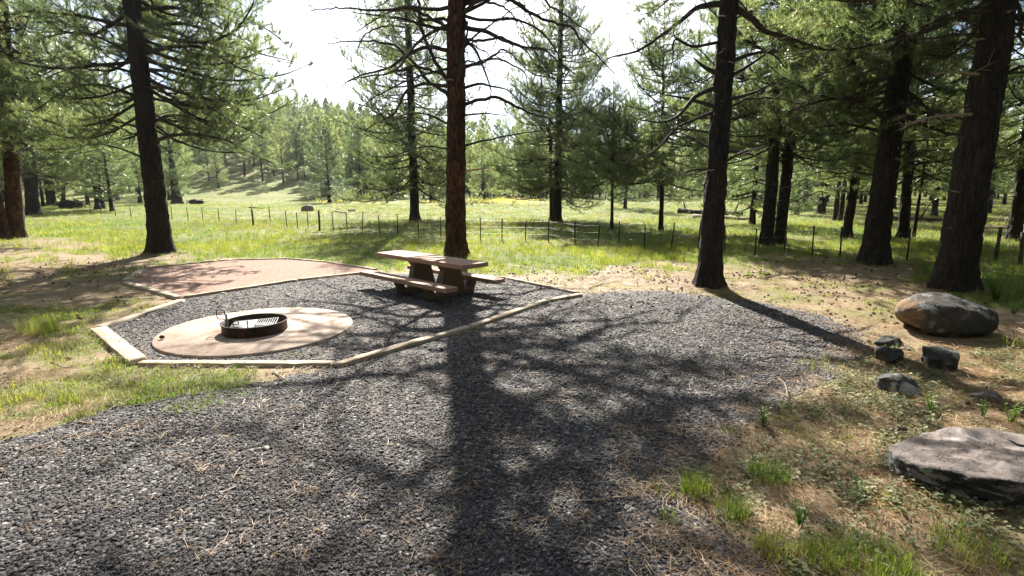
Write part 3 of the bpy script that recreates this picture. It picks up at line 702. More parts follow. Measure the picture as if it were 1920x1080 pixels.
def near_tree(label, base, w0, top, w1, H, zc, Rm, nlive, ndead=0, dz=(1.5, 6), mat='bark', heroes=(), seed=0, sparse=.15, group=None, deadlen=.8, side=None, stubs=0):
    rng = np.random.RandomState(1000 + seed)
    if seed != 1: w0, w1 = w0 * .82, w1 * .88
    P = G(*base); s0 = mpp(*base); tp = at_depth(top[0], top[1], P[1]); lean = ((tp[0] - P[0]) / (tp[2]), 0.0)
    ztop = tp[2]; fw0 = P[1] * CT + HCAM * ST; fw1 = P[1] * CT - (ztop - HCAM) * ST
    ra = w0 * s0 / 2 * .93; rb = w1 * (fw1 / F) / 2 * .95
    rf = lambda z: max(.02, (ra + (rb - ra) * z / ztop) * (1 if z < ztop else max(0.0, (H - z) / (H - ztop)) ** .8)) if z < H else .02
    root = thing('pine_tree', label, 'pine tree', (P[0], P[1], gzs(P[0], P[1])), group=group)
    V, Q = trunk_np(seed, rf, H, lean, 44 if P[1] < 25 else 20, .09 if P[1] < 25 else .25)
    obj('trunk', mesh_np('trunk', V, Q, [M[mat]], smooth=True), root)
    for k in range(nlive):
        f = (k + rng.rand()) / nlive; z = zc + (H - .3 - zc) * f
        l = Rm * (1 - f ** 1.6) * (.65 + .5 * rng.rand()) * (.75 + .25 * min(1, f * 5)) + .35
        az = k * 2.39996 + rng.randn() * .35; el = math.radians(-8 + 45 * f + rng.randn() * 7)
        if heroes and z < 10.5 and math.sin(az) < -.35: az = -az + rng.randn() * .2
        if side is not None and z < side[2] and rng.rand() < side[1]: az = side[0] + rng.randn() * .6
        put_branch(root, SPARSE if rng.rand() < sparse else LIVE, rng, z, az, el, l / 3.5, lean)
    for k in range(ndead):
        z = dz[0] + (dz[1] - dz[0]) * (k + rng.rand()) / ndead
        az = k * 2.39996 + rng.randn() * .5
        if side is not None and z > 6.5 and rng.rand() < side[1]: az = side[0] + rng.randn() * .6
        put_branch(root, DEAD, rng, z, az, math.radians(max(2, 14 + rng.randn() * 18)), deadlen * (.45 + .75 * rng.rand()), lean)
    for k in range(stubs):
        z = .8 + (dz[1] - .8) * rng.rand(); put_branch(root, STUB, rng, z, rng.rand() * 6.28, .2, .4 + .5 * rng.rand(), lean)
    for h in heroes:
        px, r, live = h[0], h[1], h[2]; dy = h[3] if len(h) > 3 else (rng.rand() - .5) * 2.4; mt = h[4] if len(h) > 4 else 'twig'
        pts = []; n_ = len(px)
        for i_, (u, v) in enumerate(px):
            f = i_ / (n_ - 1); q = at_depth(u, v, P[1] + dy * f)
            if i_ == 0: q[0] = P[0] + lean[0] * q[2]
            pts.append(q - np.array(root.location))
        Lg = sum(np.linalg.norm(pts[i_ + 1] - pts[i_]) for i_ in range(n_ - 1))
        short = Lg < 1.2
        wd_, nd_ = grow(pts, r * 1.25, rng, live, .15 + min(1.3, .32 * Lg) * (.4 if short else 1), .30 if live < .3 else .17, .25 if not short else .7, crook=.7 if live < .5 else .4, subs=not short)
        b = obj('branch', wd_.mesh('branch', [M[mt]], True), root)
        if nd_ is not None: obj('needles', mesh_np('needles', nd_[0], nd_[1], [M['needles']]), b)
    return root

# ---- trees one can tell apart, near and in the middle distance
HC = [  # centre pine: long crooked limbs, nearly bare
    ([(840, 167), (800, 155), (765, 162), (750, 190), (735, 215), (710, 225), (680, 245)], .055, .05, -1.0),
    ([(840, 100), (805, 85), (760, 102), (730, 125), (690, 135), (655, 150), (638, 168)], .065, .25, .8),
    ([(842, 40), (810, 60), (775, 90), (750, 130), (705, 145)], .06, .2, -1.2),
    ([(840, 240), (815, 220), (780, 210), (755, 215), (722, 235)], .04, 0, .6),
    ([(843, 10), (810, 20), (770, 8), (720, 25), (668, 60)], .06, .45, 1.2),
    ([(842, 58), (800, 50), (760, 35), (710, 30), (655, 22)], .055, .55, -.3),
    ([(842, 125), (800, 140), (750, 160), (700, 185), (660, 215)], .04, .1, 1.4),
    ([(842, 282), (810, 272), (785, 275), (750, 288)], .035, 0, .9),
    ([(842, 330), (815, 318), (790, 322)], .025, 0, -.6),
    ([(872, 50), (910, 55), (940, 75), (985, 92), (1025, 97), (1040, 115), (1060, 125), (1085, 145)], .07, .04, -.7),
    ([(872, 65), (890, 90), (905, 130), (920, 170), (912, 212)], .045, 0, .8),
    ([(872, 135), (900, 115), (930, 107), (960, 122), (985, 135), (990, 170)], .05, .03, 1.0),
    ([(872, 170), (900, 155), (920, 160), (950, 165), (972, 188)], .05, 0, -1.1),
    ([(872, 217), (912, 212), (957, 218)], .035, 0, .5),
    ([(872, 280), (900, 265), (940, 257), (985, 247), (1022, 245)], .04, 0, -1.0),
    ([(872, 328), (895, 317), (922, 315)], .035, 0, -.4, 'orange'),
    ([(872, 30), (910, 5), (950, -20), (1000, -30)], .06, .3, .6),
    ([(872, 5), (880, 50), (872, 90), (862, 140), (880, 190), (895, 205)], .035, 0, -1.3),
    ([(872, -10), (930, -10), (985, 10), (1005, 50), (1000, 90)], .055, .15, 1.6),
    ([(872, 20), (900, 35), (960, 30), (1010, 50), (1045, 95), (1060, 160)], .05, .08, -1.5),
]
near_tree('tall reddish-brown pine rising straight behind the picnic table, its crooked lower limbs almost bare', (855, 482), 40, (856, 0), 35, 20, 9.5, 5.0, 42, 64, (5.0, 15), 'bark_red', HC, 1, stubs=9, sparse=.7, deadlen=1.85, side=(.25, .16, 15))
H1 = [
    ([(268, 105), (310, 87), (360, 85), (400, 95), (425, 115), (450, 130), (505, 148)], .065, .9, -.6),
    ([(262, 20), (325, 12), (375, 30), (425, 60), (485, 88)], .06, .95, .9),
    ([(270, 130), (325, 135), (370, 150), (410, 180), (462, 216)], .055, .6, 1.3),
    ([(285, 268), (325, 250), (370, 250), (425, 262), (475, 290), (542, 318)], .06, .75, -.9),
    ([(280, 235), (320, 215), (360, 220), (410, 245), (450, 262)], .05, .45, .7),
    ([(270, 165), (320, 165), (380, 190), (430, 225), (500, 262)], .05, .7, -1.6),
    ([(260, -5), (330, -20), (420, 10), (500, 50), (548, 95)], .06, 1, -.3),
    ([(262, 60), (330, 40), (400, 55), (470, 95), (560, 118)], .06, 1, 1.6),
    ([(252, 185), (200, 160), (150, 160), (100, 185), (60, 210)], .055, .5, -.8),
    ([(256, 245), (220, 228), (190, 228), (150, 252)], .045, .3, .9),
    ([(247, 50), (190, 37), (125, 25), (50, 20), (0, 30)], .06, .85, .8),
    ([(262, 302), (230, 280), (190, 270), (165, 272)], .04, .05, -.5),
    ([(250, 110), (200, 75), (150, 58), (80, 70)], .05, .8, -1.4),
    ([(252, 140), (190, 120), (120, 120), (60, 140)], .05, .7, 1.5),
]
near_tree('large dark pine left of the tan tent pad, foliage spreading far right', (303, 474), 48, (247, 0), 33, 19, 4.6, 5.6, 110, 8, (3.2, 7), 'bark', H1, 2, sparse=.2)
H19 = [
    ([(1356, 5), (1315, 12), (1275, 45), (1245, 65), (1200, 95), (1138, 110)], .06, .12, -.8),
    ([(1345, 157), (1300, 180), (1275, 215), (1245, 230), (1200, 225)], .055, .02, -.6),
    ([(1340, 143), (1318, 125), (1300, 108)], .06, 0, -.3),
    ([(1338, 203), (1290, 185), (1243, 177)], .05, 0, .3),
    ([(1335, 252), (1275, 242), (1192, 250)], .03, 0, .6),
    ([(1328, 318), (1295, 318), (1273, 328)], .04, 0, -.3),
    ([(1334, 288), (1290, 255), (1265, 245)], .03, 0, .9),
    ([(1338, 205), (1265, 240), (1235, 280), (1180, 302)], .035, .05, 1.0),
    ([(1350, 75), (1300, 90), (1262, 65), (1262, 110), (1255, 140)], .035, .1, -1.0),
    ([(1372, 150), (1410, 120), (1450, 90)], .05, .1, .5),
    ([(1370, 190), (1410, 175), (1452, 155)], .045, 0, -.7),
    ([(1360, 283), (1400, 288), (1437, 300)], .04, 0, .4),
    ([(1358, 312), (1390, 285), (1442, 272)], .035, 0, -.9),
    ([(1372, 120), (1410, 100), (1446, 95), (1475, 130)], .05, 0, 1.0),
    ([(1378, 10), (1412, 35), (1430, 60), (1475, 70), (1540, 90)], .07, .9, .8),
]
near_tree('dark pine at the far edge of the drive, broken bare limbs on its left', (1328, 540), 54, (1368, 0), 37, 19, 7.6, 4.4, 80, 8, (4, 8), 'bark', H19, 3, stubs=7, sparse=.3, side=(-.2, .6, 9))
H23 = [
    ([(1665, 232), (1630, 200), (1600, 187), (1560, 185), (1520, 195), (1478, 210)], .075, .8, -1.5),
    ([(1650, 250), (1620, 240), (1580, 232), (1530, 240)], .05, .3, -.6),
    ([(1685, 60), (1620, 60), (1560, 40), (1490, 50), (1440, 80)], .06, 1, -1.6),
    ([(1680, 120), (1620, 110), (1570, 130), (1510, 150)], .05, 1, -2),
    ([(1690, 270), (1740, 262), (1790, 262)], .035, 0, -.8),
    ([(1700, 60), (1760, 20), (1820, 30)], .05, .7, -1),
]
near_tree('thick dark pine with a long arching limb, just left of the biggest trunk', (1637, 496), 54, (1706, 0), 40, 19, 4.8, 5.2, 100, 16, (2.2, 6), 'bark', H23, 4, sparse=.25, stubs=3)
H25 = [
    ([(1835, 140), (1790, 135), (1748, 137)], .03, 0, -.6, 'dead'),
    ([(1822, 215), (1760, 217), (1720, 225), (1688, 245)], .035, 0, -.9, 'dead'),
    ([(1840, 70), (1800, 62), (1760, 70), (1700, 75)], .045, .2, .9),
    ([(1850, 25), (1790, 20), (1740, 45), (1690, 65)], .05, .9, -1),
    ([(1868, 60), (1920, 40), (1990, 50)], .05, .8, -.6),
    ([(1855, 150), (1900, 135), (1960, 140)], .035, .5, .8),
    ([(1800, 365), (1778, 357), (1768, 360)], .02, 0, -.5, 'dead'),
]
near_tree('biggest trunk on the right, leaning right behind the large boulder', (1785, 545), 78, (1877, 0), 60, 20, 6.2, 5.4, 96, 7, (3, 7), 'bark', H25, 5, sparse=.3, stubs=6)
near_tree('double-stemmed pine on the left edge, its straight reddish stem', (30, 447), 34, (8, 60), 24, 17, 4.6, 5.2, 100, 8, (2.5, 6), 'bark_red', (), 6, sparse=.25)
near_tree('leaning second stem of the double pine at the left edge', (12, 449), 22, (-90, 60), 16, 15, 5.5, 3.5, 36, 3, (3, 6), 'bark_red', (), 7)
near_tree('tall pine far out in the meadow seen just left of the reddish centre trunk', (778, 413), 22, (764, 0), 14, 20, 2.6, 5.8, 140, 18, (2.2, 6), 'bark', (), 8, sparse=.3)
near_tree('full conical pine alone in the meadow right of the centre trunk, with two joined stems', (1044, 414), 22, (1052, 20), 10, 18, 2.2, 5.6, 150, 8, (1.4, 3), 'bark', (), 9, sparse=.08)
near_tree('thin second stem hugging the left of the conical meadow pine', (1035, 412), 10, (1030, 200), 6, 9, 2.0, 3.2, 20, 2, (1.5, 3), 'bark', (), 10)
near_tree('left one of the paired dark trunks beyond the fence right of centre', (1436, 460), 29, (1470, 60), 22, 17, 4.0, 4.8, 86, 10, (1.6, 5), 'bark', (), 11, sparse=.3, stubs=3)
near_tree('right one of the paired dark trunks beyond the fence, pale stubs on it', (1461, 458), 25, (1502, 60), 20, 17, 4.0, 4.8, 80, 10, (1.4, 5), 'bark', (), 12, sparse=.3, stubs=7)
near_tree('slender leaning pine behind the fence, left of the arching-limb pine', (1586, 446), 20, (1650, 60), 15, 16, 3.6, 4.8, 80, 14, (1.5, 5), 'bark', (), 13, sparse=.35, stubs=3)
near_tree('pine trunk showing in the gap between the arching-limb pine and the biggest trunk', (1693, 448), 22, (1722, 60), 20, 16, 3.4, 5, 86, 12, (1.5, 4.5), 'bark', (), 14, sparse=.3)
near_tree('pine at the right edge of the view with bare whitish lower branches', (1900, 452), 27, (1955, 60), 20, 17, 4.2, 5, 86, 12, (1.6, 5), 'bark', (), 15, sparse=.3, stubs=8)
near_tree('broad dark trunk second from the left edge', (62, 402), 26, (38, 40), 20, 18, 3.6, 5.2, 90, 8, (1.6, 5), 'bark', (), 16, sparse=.2)
near_tree('dark trunk leaning left, third from the left edge', (97, 386), 19, (60, 60), 14, 18, 3.6, 5.2, 86, 6, (2, 5), 'bark', (), 17, sparse=.2)
near_tree('dark left-leaning trunk of the close group left of the big pine', (188, 393), 19, (150, 100), 14, 17, 3.8, 5.2, 86, 5, (2, 5), 'bark', (), 18, sparse=.2)
near_tree('thin pole-like pine standing beside the dark brush pile', (119, 379), 8, (119, 150), 5, 12, 4.2, 3, 30, 3, (2, 5), 'bark', (), 19)
near_tree('young slim pine right of the conical pine, dead reddish twigs on it', (1147, 431), 8, (1149, 270), 5, 8.6, 3.0, 3.0, 56, 7, (1.3, 4), 'bark', (), 20, sparse=.2)
near_tree('small straight pine in the meadow left of the drive-edge pine', (1239, 432), 11, (1243, 200), 7, 13, 2.8, 4.8, 96, 5, (1.2, 4), 'bark', (), 21, sparse=.15)

# ---- lighter trees for the middle distance and beyond: trunk + crown
def crown_mesh(seed, H, zc, Rm, nb, per, K, ln, wd, wood=True):
    rng = np.random.RandomState(seed); mb = MB(); PP, DD = [], []
    for k in range(nb):
        f = (k + rng.rand()) / nb; z = zc + (H - zc) * f
        l = Rm * ((1 - f) ** .75) * (.6 + .55 * rng.rand()) * (.8 + .2 * min(1, f * 6)) + .25
        az = k * 2.39996 + rng.randn() * .4; el = math.radians(-12 + 50 * f + rng.randn() * 8)
        d = np.array([math.cos(az) * math.cos(el), math.sin(az) * math.cos(el), math.sin(el)]); sv = np.array([-math.sin(az), math.cos(az), 0])
        s = np.linspace(0, 1, 6)[:, None]; ax = np.array([0, 0, z]) + d * s * l + UP * (l * (.22 * s ** 2.2 - .08 * np.sin(s * 3)))
        if wood: mb.tube(ax, np.linspace(.03 + .012 * l, .008, 6), 3, cap=False)
        n = max(3, int(per * (l / Rm + .15))); t_ = .3 + .7 * rng.rand(n) ** .7; side = (rng.rand(n) - .5) * 2 * l * .42 * (1.1 - t_ * .6)
        i = np.clip((t_ * 5).astype(int), 0, 4); p = ax[i] + (ax[i + 1] - ax[i]) * (t_ * 5 - i)[:, None] + sv * side[:, None] + UP * (np.abs(side) * .15 + rng.randn(n) * .09 * l * .5)[:, None]
        PP.append(p); DD.append(d * .6 + sv * np.sign(side)[:, None] * .5 + UP * .45 + np.zeros((n, 3)))
    PP = np.concatenate(PP); DD = np.concatenate(DD); DD /= np.linalg.norm(DD, axis=1)[:, None]
    V, T = needle_tris(rng, PP, DD, K, ln, wd, .8)
    nwq = sum(len(q) for q in mb.q); nwv = mb.n
    if wood:
        Vw = np.concatenate(mb.v); Qw = np.concatenate(mb.q)
        return mesh_np('crown', np.concatenate([Vw, V]), [Qw, T + nwv], [M['needles'], M['twig']], np.concatenate([np.ones(nwq), np.zeros(len(T))]))
    return mesh_np('crown', V, [T], [M['needles']])
MID = [crown_mesh(50 + k, 14, (2.6, 3.4, 1.8, 4.2, 2.8)[k], (3.6, 4, 3.3, 3.8, 4.2)[k], 80, 66, 9, .30, .030) for k in range(5)]
LOW = [crown_mesh(60 + k, 10, (.9, 1.3)[k], (3.0, 3.2)[k], 76, 56, 9, .26, .028) for k in range(2)]
FARC = [crown_mesh(70 + k, 15, (3.5, 2.2, 4.5, 1.5)[k], (3.9, 4.2, 3.8, 4.0)[k], 60, 38, 7, .5, .07, False) for k in range(4)]
def unit_trunk(seed, segs, dz):
    V, Q = trunk_np(seed, lambda z: .21 * max(.05, 1 - z / 14.5), 14, (0.012 * (seed % 3 - 1), 0), segs, dz, .8); return mesh_np('trunk', V, Q, [M['bark']], smooth=True)
UT = [unit_trunk(30 + k, 14, .35) for k in range(3)]; UF = [unit_trunk(40 + k, 7, 1.4) for k in range(2)]
rf_ = random.Random(5)
def mid_tree(label, base=None, xy=None, h=14, diam=.42, pool=MID, which=None, group=None, far=False, wide=1.0, lean=0.0):
    P = G(*base) if base is not None else xy
    z = gzs(P[0], P[1]); root = thing('pine_tree', label, 'pine tree', (P[0], P[1], z - .05), rf_.random() * 6.28, group)
    ref = 10.0 if pool is LOW else (15.0 if pool is FARC else 14.0)
    t_ = rf_.choice(UF if far else UT)
    k = diam / .42; obj('trunk', t_, root, scl=(k, k, h / 14.0 * .97))
    c = pool[which % len(pool)] if which is not None else rf_.choice(pool); s = h / ref
    obj('crown', c, root, scl=(s * wide, s * wide, s))
    if lean: root.rotation_euler = (0, lean, 0)
    return root
def dmeter(w, u, v): return w * mpp(u, v)
for (lab, b, h, wpx, pool, wide) in [
    ('small young pine alone on the far grass left of the fence posts', (412, 371), 9.6, 4, LOW, 1.0),
    ('dark bushy pine at the foot of the hill, branches down to the grass', (618, 379), 12.6, 7, LOW, 1.15),
    ('narrow small pine right behind the bushy one at the hill foot', (660, 366), 10, 4, LOW, .8),
    ('short leaning dark trunk standing alone right of the large left pine', (333, 383), 12, 19, MID, .9),
    ('thin pine just left of the large left pine trunk', (263, 381), 11, 7, MID, .8),
    ('thin pine with a pale stem between the left dark trunks', (166, 386), 8, 7, MID, .7),
    ('pine at the right of the close dark group on the left', (207, 379), 15, 15, MID, 1),
    ('slightly farther twin of the close dark group on the left', (216, 377), 15, 14, MID, 1),
    ('slim pine behind the fence between the drive-edge pine and the paired trunks', (1410, 421), 11, 11, LOW, 1.1),
    ('bushy young pine with low boughs right of the paired trunks', (1493, 402), 6, 8, LOW, 1.2),
    ('pine with a thick trunk in the shade right of the paired trunks', (1539, 401), 15, 15, MID, 1),
    ('slim dark trunk in the shade left of the slender leaning pine', (1566, 413), 14, 9, MID, .9),
    ('second slim dark trunk touching the slender leaning pine', (1575, 414), 14, 8, MID, .9),
    ('thin pine leaning right, below the gap between the two thickest right trunks', (1712, 447), 10, 6, MID, .7),
    ('young pine with light foliage behind the conical meadow pine on its right', (1172, 392), 12, 6, LOW, 1),
    ('pine behind the bend of yellow flowers, right of the centre trunk', (905, 377), 14, 8, MID, 1),
    ('pine left of the centre trunk beyond the meadow pine', (808, 376), 14, 8, LOW, 1.2),
    ('pine in shade to the right of the biggest trunk', (1850, 400), 14, 12, MID, 1),
]:
    mid_tree(lab, b, h=h, diam=dmeter(wpx, *b), pool=pool, wide=wide)

# ---- the forest round the meadow
rs = np.random.RandomState(21); taken = [tuple(o.location)[:2] for o in bpy.data.objects if o.name.startswith('pine_tree')]
def forest(n, uf, df, mind, label, group, hr, pool, far, diam=(.35, .6), test=None):
    c = 0; tries = 0
    while c < n and tries < n * 60:
        tries += 1; u = rs.uniform(*uf); d = df[0] + (df[1] - df[0]) * rs.rand() ** (.8 if far else 1)
        x = (u - 960) / F * d * CT; y = d
        if test and not test(u, d): continue
        if any((x - a) ** 2 + (y - b) ** 2 < (mind * (1 + d / 250)) ** 2 for a, b in taken): continue
        taken.append((x, y)); c += 1
        if callable(label): lb_, gp_ = label(u, d)
        else: lb_, gp_ = label, group
        mid_tree(lb_, xy=(x, y), h=rs.uniform(*hr), diam=rs.uniform(*diam), pool=pool, far=far, group=gp_, wide=rs.uniform(.85, 1.2))
forest(26, (-120, 340), (52, 105), 4.5, lambda u, d: ('pine at the front of the shady grove beyond the fence at the left', 'front pines of the left grove') if d < 75 else ('pine deep inside the shady grove beyond the fence at the left', 'rear pines of the left grove'), 'pines of the left grove', (12, 17), MID, False, test=lambda u, d: not (u > 225 and d < 88))
forest(62, (1380, 2050), (46, 120), 4.2, lambda u, d: ('pine in the stand beyond the fence, left of the arching-limb pine', 'pines of the right stand, left part') if u < 1640 else (('pine in the stand beyond the fence, between the two thickest right trunks', 'pines of the right stand, middle part') if u < 1800 else ('pine in the stand beyond the fence, right of the biggest trunk', 'pines of the right stand, right part')), 'pines of the right stand', (11, 17), MID, False, test=lambda u, d: d > 46 + max(0, (1700 - u)) * .06)
forest(48, (640, 1400), (112, 190), 5.0, lambda u, d: ('pine in the far treeline across the meadow, left of the reddish centre trunk', 'far treeline, left part') if u < 855 else (('pine in the far treeline between the centre trunk and the conical pine', 'far treeline, middle part') if u < 1043 else ('pine in the far treeline right of the conical meadow pine', 'far treeline, right part')), 'pines of the far treeline', (11, 17), FARC, True, (.4, .6), test=lambda u, d: d > 112 + max(0, 760 - u) * .3)
forest(112, (300, 860), (140, 400), 5.0, lambda u, d: ('pine along the foot of the wooded hillside, at the upper edge of the grass', 'pines at the foot of the hillside') if d < 215 else (('pine halfway up the wooded hillside on the left', 'pines halfway up the hillside') if d < 310 else ('hazy pine near the crest of the wooded hillside, against the sky', 'pines near the crest of the hillside')), 'pines on the wooded hillside', (13, 20), FARC, True, (.4, .65), test=lambda u, d: d > 150 - (u > 600) * 20)
def whole(k):
    c = FARC[k % 4]; t_ = UF[k % 2]; V = []; T = []; Qn = []
    import itertools
    vc = np.empty(len(c.vertices) * 3); c.vertices.foreach_get('co', vc); vt = np.empty(len(t_.vertices) * 3); t_.vertices.foreach_get('co', vt); vc = vc.reshape(-1, 3); vt = vt.reshape(-1, 3) * (1.1, 1.1, 1)
    tc3 = np.empty(len(c.loops), int); c.loops.foreach_get('vertex_index', tc3); tq = np.empty(len(t_.loops), int); t_.loops.foreach_get('vertex_index', tq)
    tc3 = tc3.reshape(-1, 3); tq = tq.reshape(-1, 4) + len(vc)
    return proto(mesh_np('pine_shape', np.concatenate([vc, vt]), [tc3, tq], [M['needles'], M['bark']], np.concatenate([np.zeros(len(tc3)), np.ones(len(tq))])))
wt = [whole(k) for k in range(4)]; P_ = []
def mass(n, uf, df, mind, test=None, behind=False):
    c = 0; tries = 0
    while c < n and tries < n * 40:
        tries += 1; d = df[0] + (df[1] - df[0]) * rs.rand()
        if behind: a = rs.uniform(*uf); x, y = d * math.sin(a), d * math.cos(a)
        else: u = rs.uniform(*uf); x = (u - 960) / F * d * CT; y = d
        if test and not test(u, d): continue
        if any((x - a_) ** 2 + (y - b_) ** 2 < (mind * (1 + d / 300)) ** 2 for a_, b_ in taken): continue
        taken.append((x, y)); c += 1; P_.append((x, y, gzs(x, y) - .1))
mass(420, (250, 900), (140, 460), 3.2, lambda u, d: d > 138 - (u > 600) * 20)
mass(420, (600, 1450), (112, 320), 3.2)
mass(150, (1350, 2200), (95, 260), 3.6)
mass(110, (-300, 340), (100, 260), 3.6)
mass(60, (math.radians(53), math.radians(64)), (30, 110), 4, behind=True)
mass(60, (math.radians(296), math.radians(307)), (30, 110), 4, behind=True)
mass(240, (math.radians(64), math.radians(296)), (12, 60), 3.2, behind=True)  # unseen pines behind the camera, added to dim sky light on the foreground
n = len(P_); hs = rs.uniform(.85, 1.25, (n, 1)); scatter('distant_and_unseen_pines', np.array(P_), np.stack([np.zeros(n), np.zeros(n), rs.rand(n) * 6.28], 1), np.hstack([hs * rs.uniform(.85, 1.15, (n, 1)), hs, hs]), rs.randint(0, 4, n), wt)

# ------------------------------------------------------------------ fence
FP = [(170, 400, 0), (190, 402, 0), (217, 406, 0), (246, 407, 0), (323, 412, 0), (353, 414, 0), (381, 416, 0), (411, 417, 0), (443, 419, 0), (475, 424, 1), (507, 417, 0), (538, 427, 0), (558, 428, 0), (578, 429, 0), (599, 433, 1), (625, 432, 0),
      (651, 432, 0), (679, 434, 0), (713, 438, 0), (746, 438, 0), (785, 446, 0), (827, 446, 0), (901, 452, 0), (941, 453, 0), (985, 454, 0), (1028, 455, 0), (1078, 463, 0), (1120, 466, 0), (1161, 461, 0), (1208, 467, 0), (1258, 469, 0), (1309, 473, 0),
      (1359, 476, 0), (1415, 480, 0), (1470, 477, 0), (1522, 481, 0), (1575, 484, 0), (1635, 486, 0), (1700, 489, 0), (1765, 491, 0), (1866, 489, 1), (1912, 500, 1), (1990, 506, 0)]
f0 = G(*FP[0][:2]); fence = thing('wire_fence', 'wire fence on thin dark posts crossing the whole meadow', 'fence', (f0[0], f0[1], gzs(f0[0], f0[1])))
steel_post = None; mb = MB(); mb.box((0, 0, .5), (.034, .010, 1.08)); mb.box((0, .018, .5), (.010, .028, 1.08)); steel_post = mb.mesh('post', [M['post']])
mb = MB(); mb.tube([(0, 0, -.05), (.01, .01, .5), (0, 0, 1.15)], [.055, .05, .045], 8); wood_post = mb.mesh('post', [M['postwood']])
rp_ = random.Random(9); fl0 = Vector(fence.location); tops = []
for (u, v, k) in FP:
    p = G(u, v); z = gzs(p[0], p[1]); lx, ly = rp_.gauss(0, .03), rp_.gauss(0, .03); h = rp_.uniform(.92, 1.08)
    obj('post', wood_post if k else steel_post, fence, loc=Vector((p[0], p[1], z)) - fl0, rot=(lx, ly, rp_.uniform(-.3, .3)), scl=(1.15 + .25 * (k == 0), 1.15 + .25 * (k == 0), h)); tops.append((p[0], p[1], z, h, lx, ly))
for hh in (.36, .66, .95):
    pts = []
    for a, b in zip(tops, tops[1:]):
        for f in (0, .5):
            sag = -.02 if f else 0; zz = (a[2] * (1 - f) + b[2] * f) + hh + sag
            pts.append((a[0] * (1 - f) + b[0] * f - fl0.x, a[1] * (1 - f) + b[1] * f - fl0.y - .03, zz - fl0.z))
    mb = MB(); mb.tube(pts, .0035, 3); obj('wire', mb.mesh('wire', [M['wire']]), fence)

# ------------------------------------------------------------------ landscape timbers
def timber(a, b, wd, h, label, seed, sink=.03):
    A, B = G(*a), G(*b); d = B - A; ln = np.linalg.norm(d[:2]); ang = math.atan2(d[1], d[0]); n = max(4, int(ln / .12)); rng = random.Random(seed)
    V = []; prof = [(-.5, 0), (-.5, .90), (-.44, 1), (.44, 1), (.5, .90), (.5, 0)]
    for i in range(n + 1):
        x = ln * i / n; 
        for (py, pz) in prof:
            q = noise.noise((x * 1.2 + seed * 7, py * 2, pz * 2)) * .008 + noise.noise((x * 14 + seed, py * 9, pz * 5)) * .004
            chip_ = -.012 if (rng.random() < .05 and pz > .7) else 0
            V.append((x + (0 if 0 < i < n else noise.noise((py * 5, pz * 4, seed)) * .02), py * wd + (q if py > 0 else -q) + chip_ * (1 if py > 0 else -1), -sink + (h + sink) * pz + (q + chip_ if pz > .5 else 0)))
    m_ = len(prof); Qd = [[i * m_ + j, i * m_ + m_ + j, i * m_ + m_ + j + 1, i * m_ + j + 1] for i in range(n) for j in range(m_ - 1)]
    T = [[0, j, j + 1] for j in range(1, m_ - 1)] + [[n * m_, n * m_ + j + 1, n * m_ + j] for j in range(1, m_ - 1)]
    return tagged('timber', mesh_np('timber', V, [np.array(T), np.array(Qd)], [M['timber']]), label, 'timber', 'landscape timbers edging the pads', loc=(A[0], A[1], 0), rot=(0, 0, ang))
TB = [((341, 566), (183, 619), .15, .085, 'pale sunlit timber on the upper left side of the gravel fire pad'),
      ((186, 621), (259, 682), .23, .10, 'short thick weathered timber at the left corner of the gravel fire pad'),
      ((264, 685), (622, 686), .13, .080, 'long timber along the near side of the fire pad with grass growing against it'),
      ((629, 689), (878, 617), .15, .085, 'timber running up to the right from the near corner of the fire pad'),
      ((884, 615), (1024, 567), .15, .082, 'middle timber on the drive side of the gravel pad, crossed by the trunk shadow'),
      ((1030, 566), (1088, 555), .15, .088, 'short timber at the right tip of the gravel pad beside the drive'),
      ((1084, 552), (953, 524), .12, .080, 'timber slanting from the right tip back towards the picnic table'),
      ((948, 523), (832, 515), .12, .080, 'timber hidden in part behind the far bench of the picnic table'),
      ((235, 533), (336, 561), .15, .095, 'timber on the near left side of the tan tent pad'),
      ((346, 560), (554, 528), .12, .092, 'timber between tan tent pad and dark gravel pad, left length'),
      ((560, 527), (676, 514), .12, .092, 'timber between tan tent pad and dark gravel pad, length ending at the near bench'),
      ((236, 529), (266, 508), .2, .095, 'short wide timber at the left end of the tan tent pad'),
      ((272, 505), (406, 491), .12, .09, 'left timber of the tan tent pad back edge, below the large left pine'),
      ((411, 490), (538, 487), .12, .09, 'middle timber of the tan tent pad back edge against the grass'),
      ((543, 487), (612, 493), .12, .09, 'short right timber of the tan tent pad back edge'),
      ((617, 494), (706, 508), .12, .09, 'timber slanting down to the left end of the picnic table')]
for i, (a, b, wd, h, lab) in enumerate(TB): timber(a, b, wd, h * .72, lab, i + 3)

# ------------------------------------------------------------------ round concrete pad and fire ring
CX, CY = -4.42, 8.80
def disc(name, r, z0, z1, matl, n=72, bev=.012):
    a = np.arange(n) * 2 * np.pi / n; mb = MB(); V = [(0, 0, z1)]
    for rr, z in ((r - bev, z1), (r, z1 - bev), (r, z0)):
        V += [(rr * (1 + .003 * math.sin(t_ * 5)) * math.cos(t_), rr * math.sin(t_), z) for t_ in a]
    T = [[0, 1 + i, 1 + (i + 1) % n] for i in range(n)]; Qd = [[1 + k * n + i, 1 + (k + 1) * n + i, 1 + (k + 1) * n + (i + 1) % n, 1 + k * n + (i + 1) % n] for k in range(2) for i in range(n)]
    mb.add(V, T, Qd); return mb.mesh(name, [matl])
tagged('concrete_pad', disc('concrete_pad', 1.56, -.05, .05, M['slab']), 'round tan concrete pad under the fire ring', 'concrete pad', loc=(CX, CY, 0))
RX, RY, RR, RH = -4.40, 8.62, .51, .205
ring = thing('fire_ring', 'low rusty steel campfire ring with swing-up grate on the round pad', 'fire ring', (RX, RY, .05))
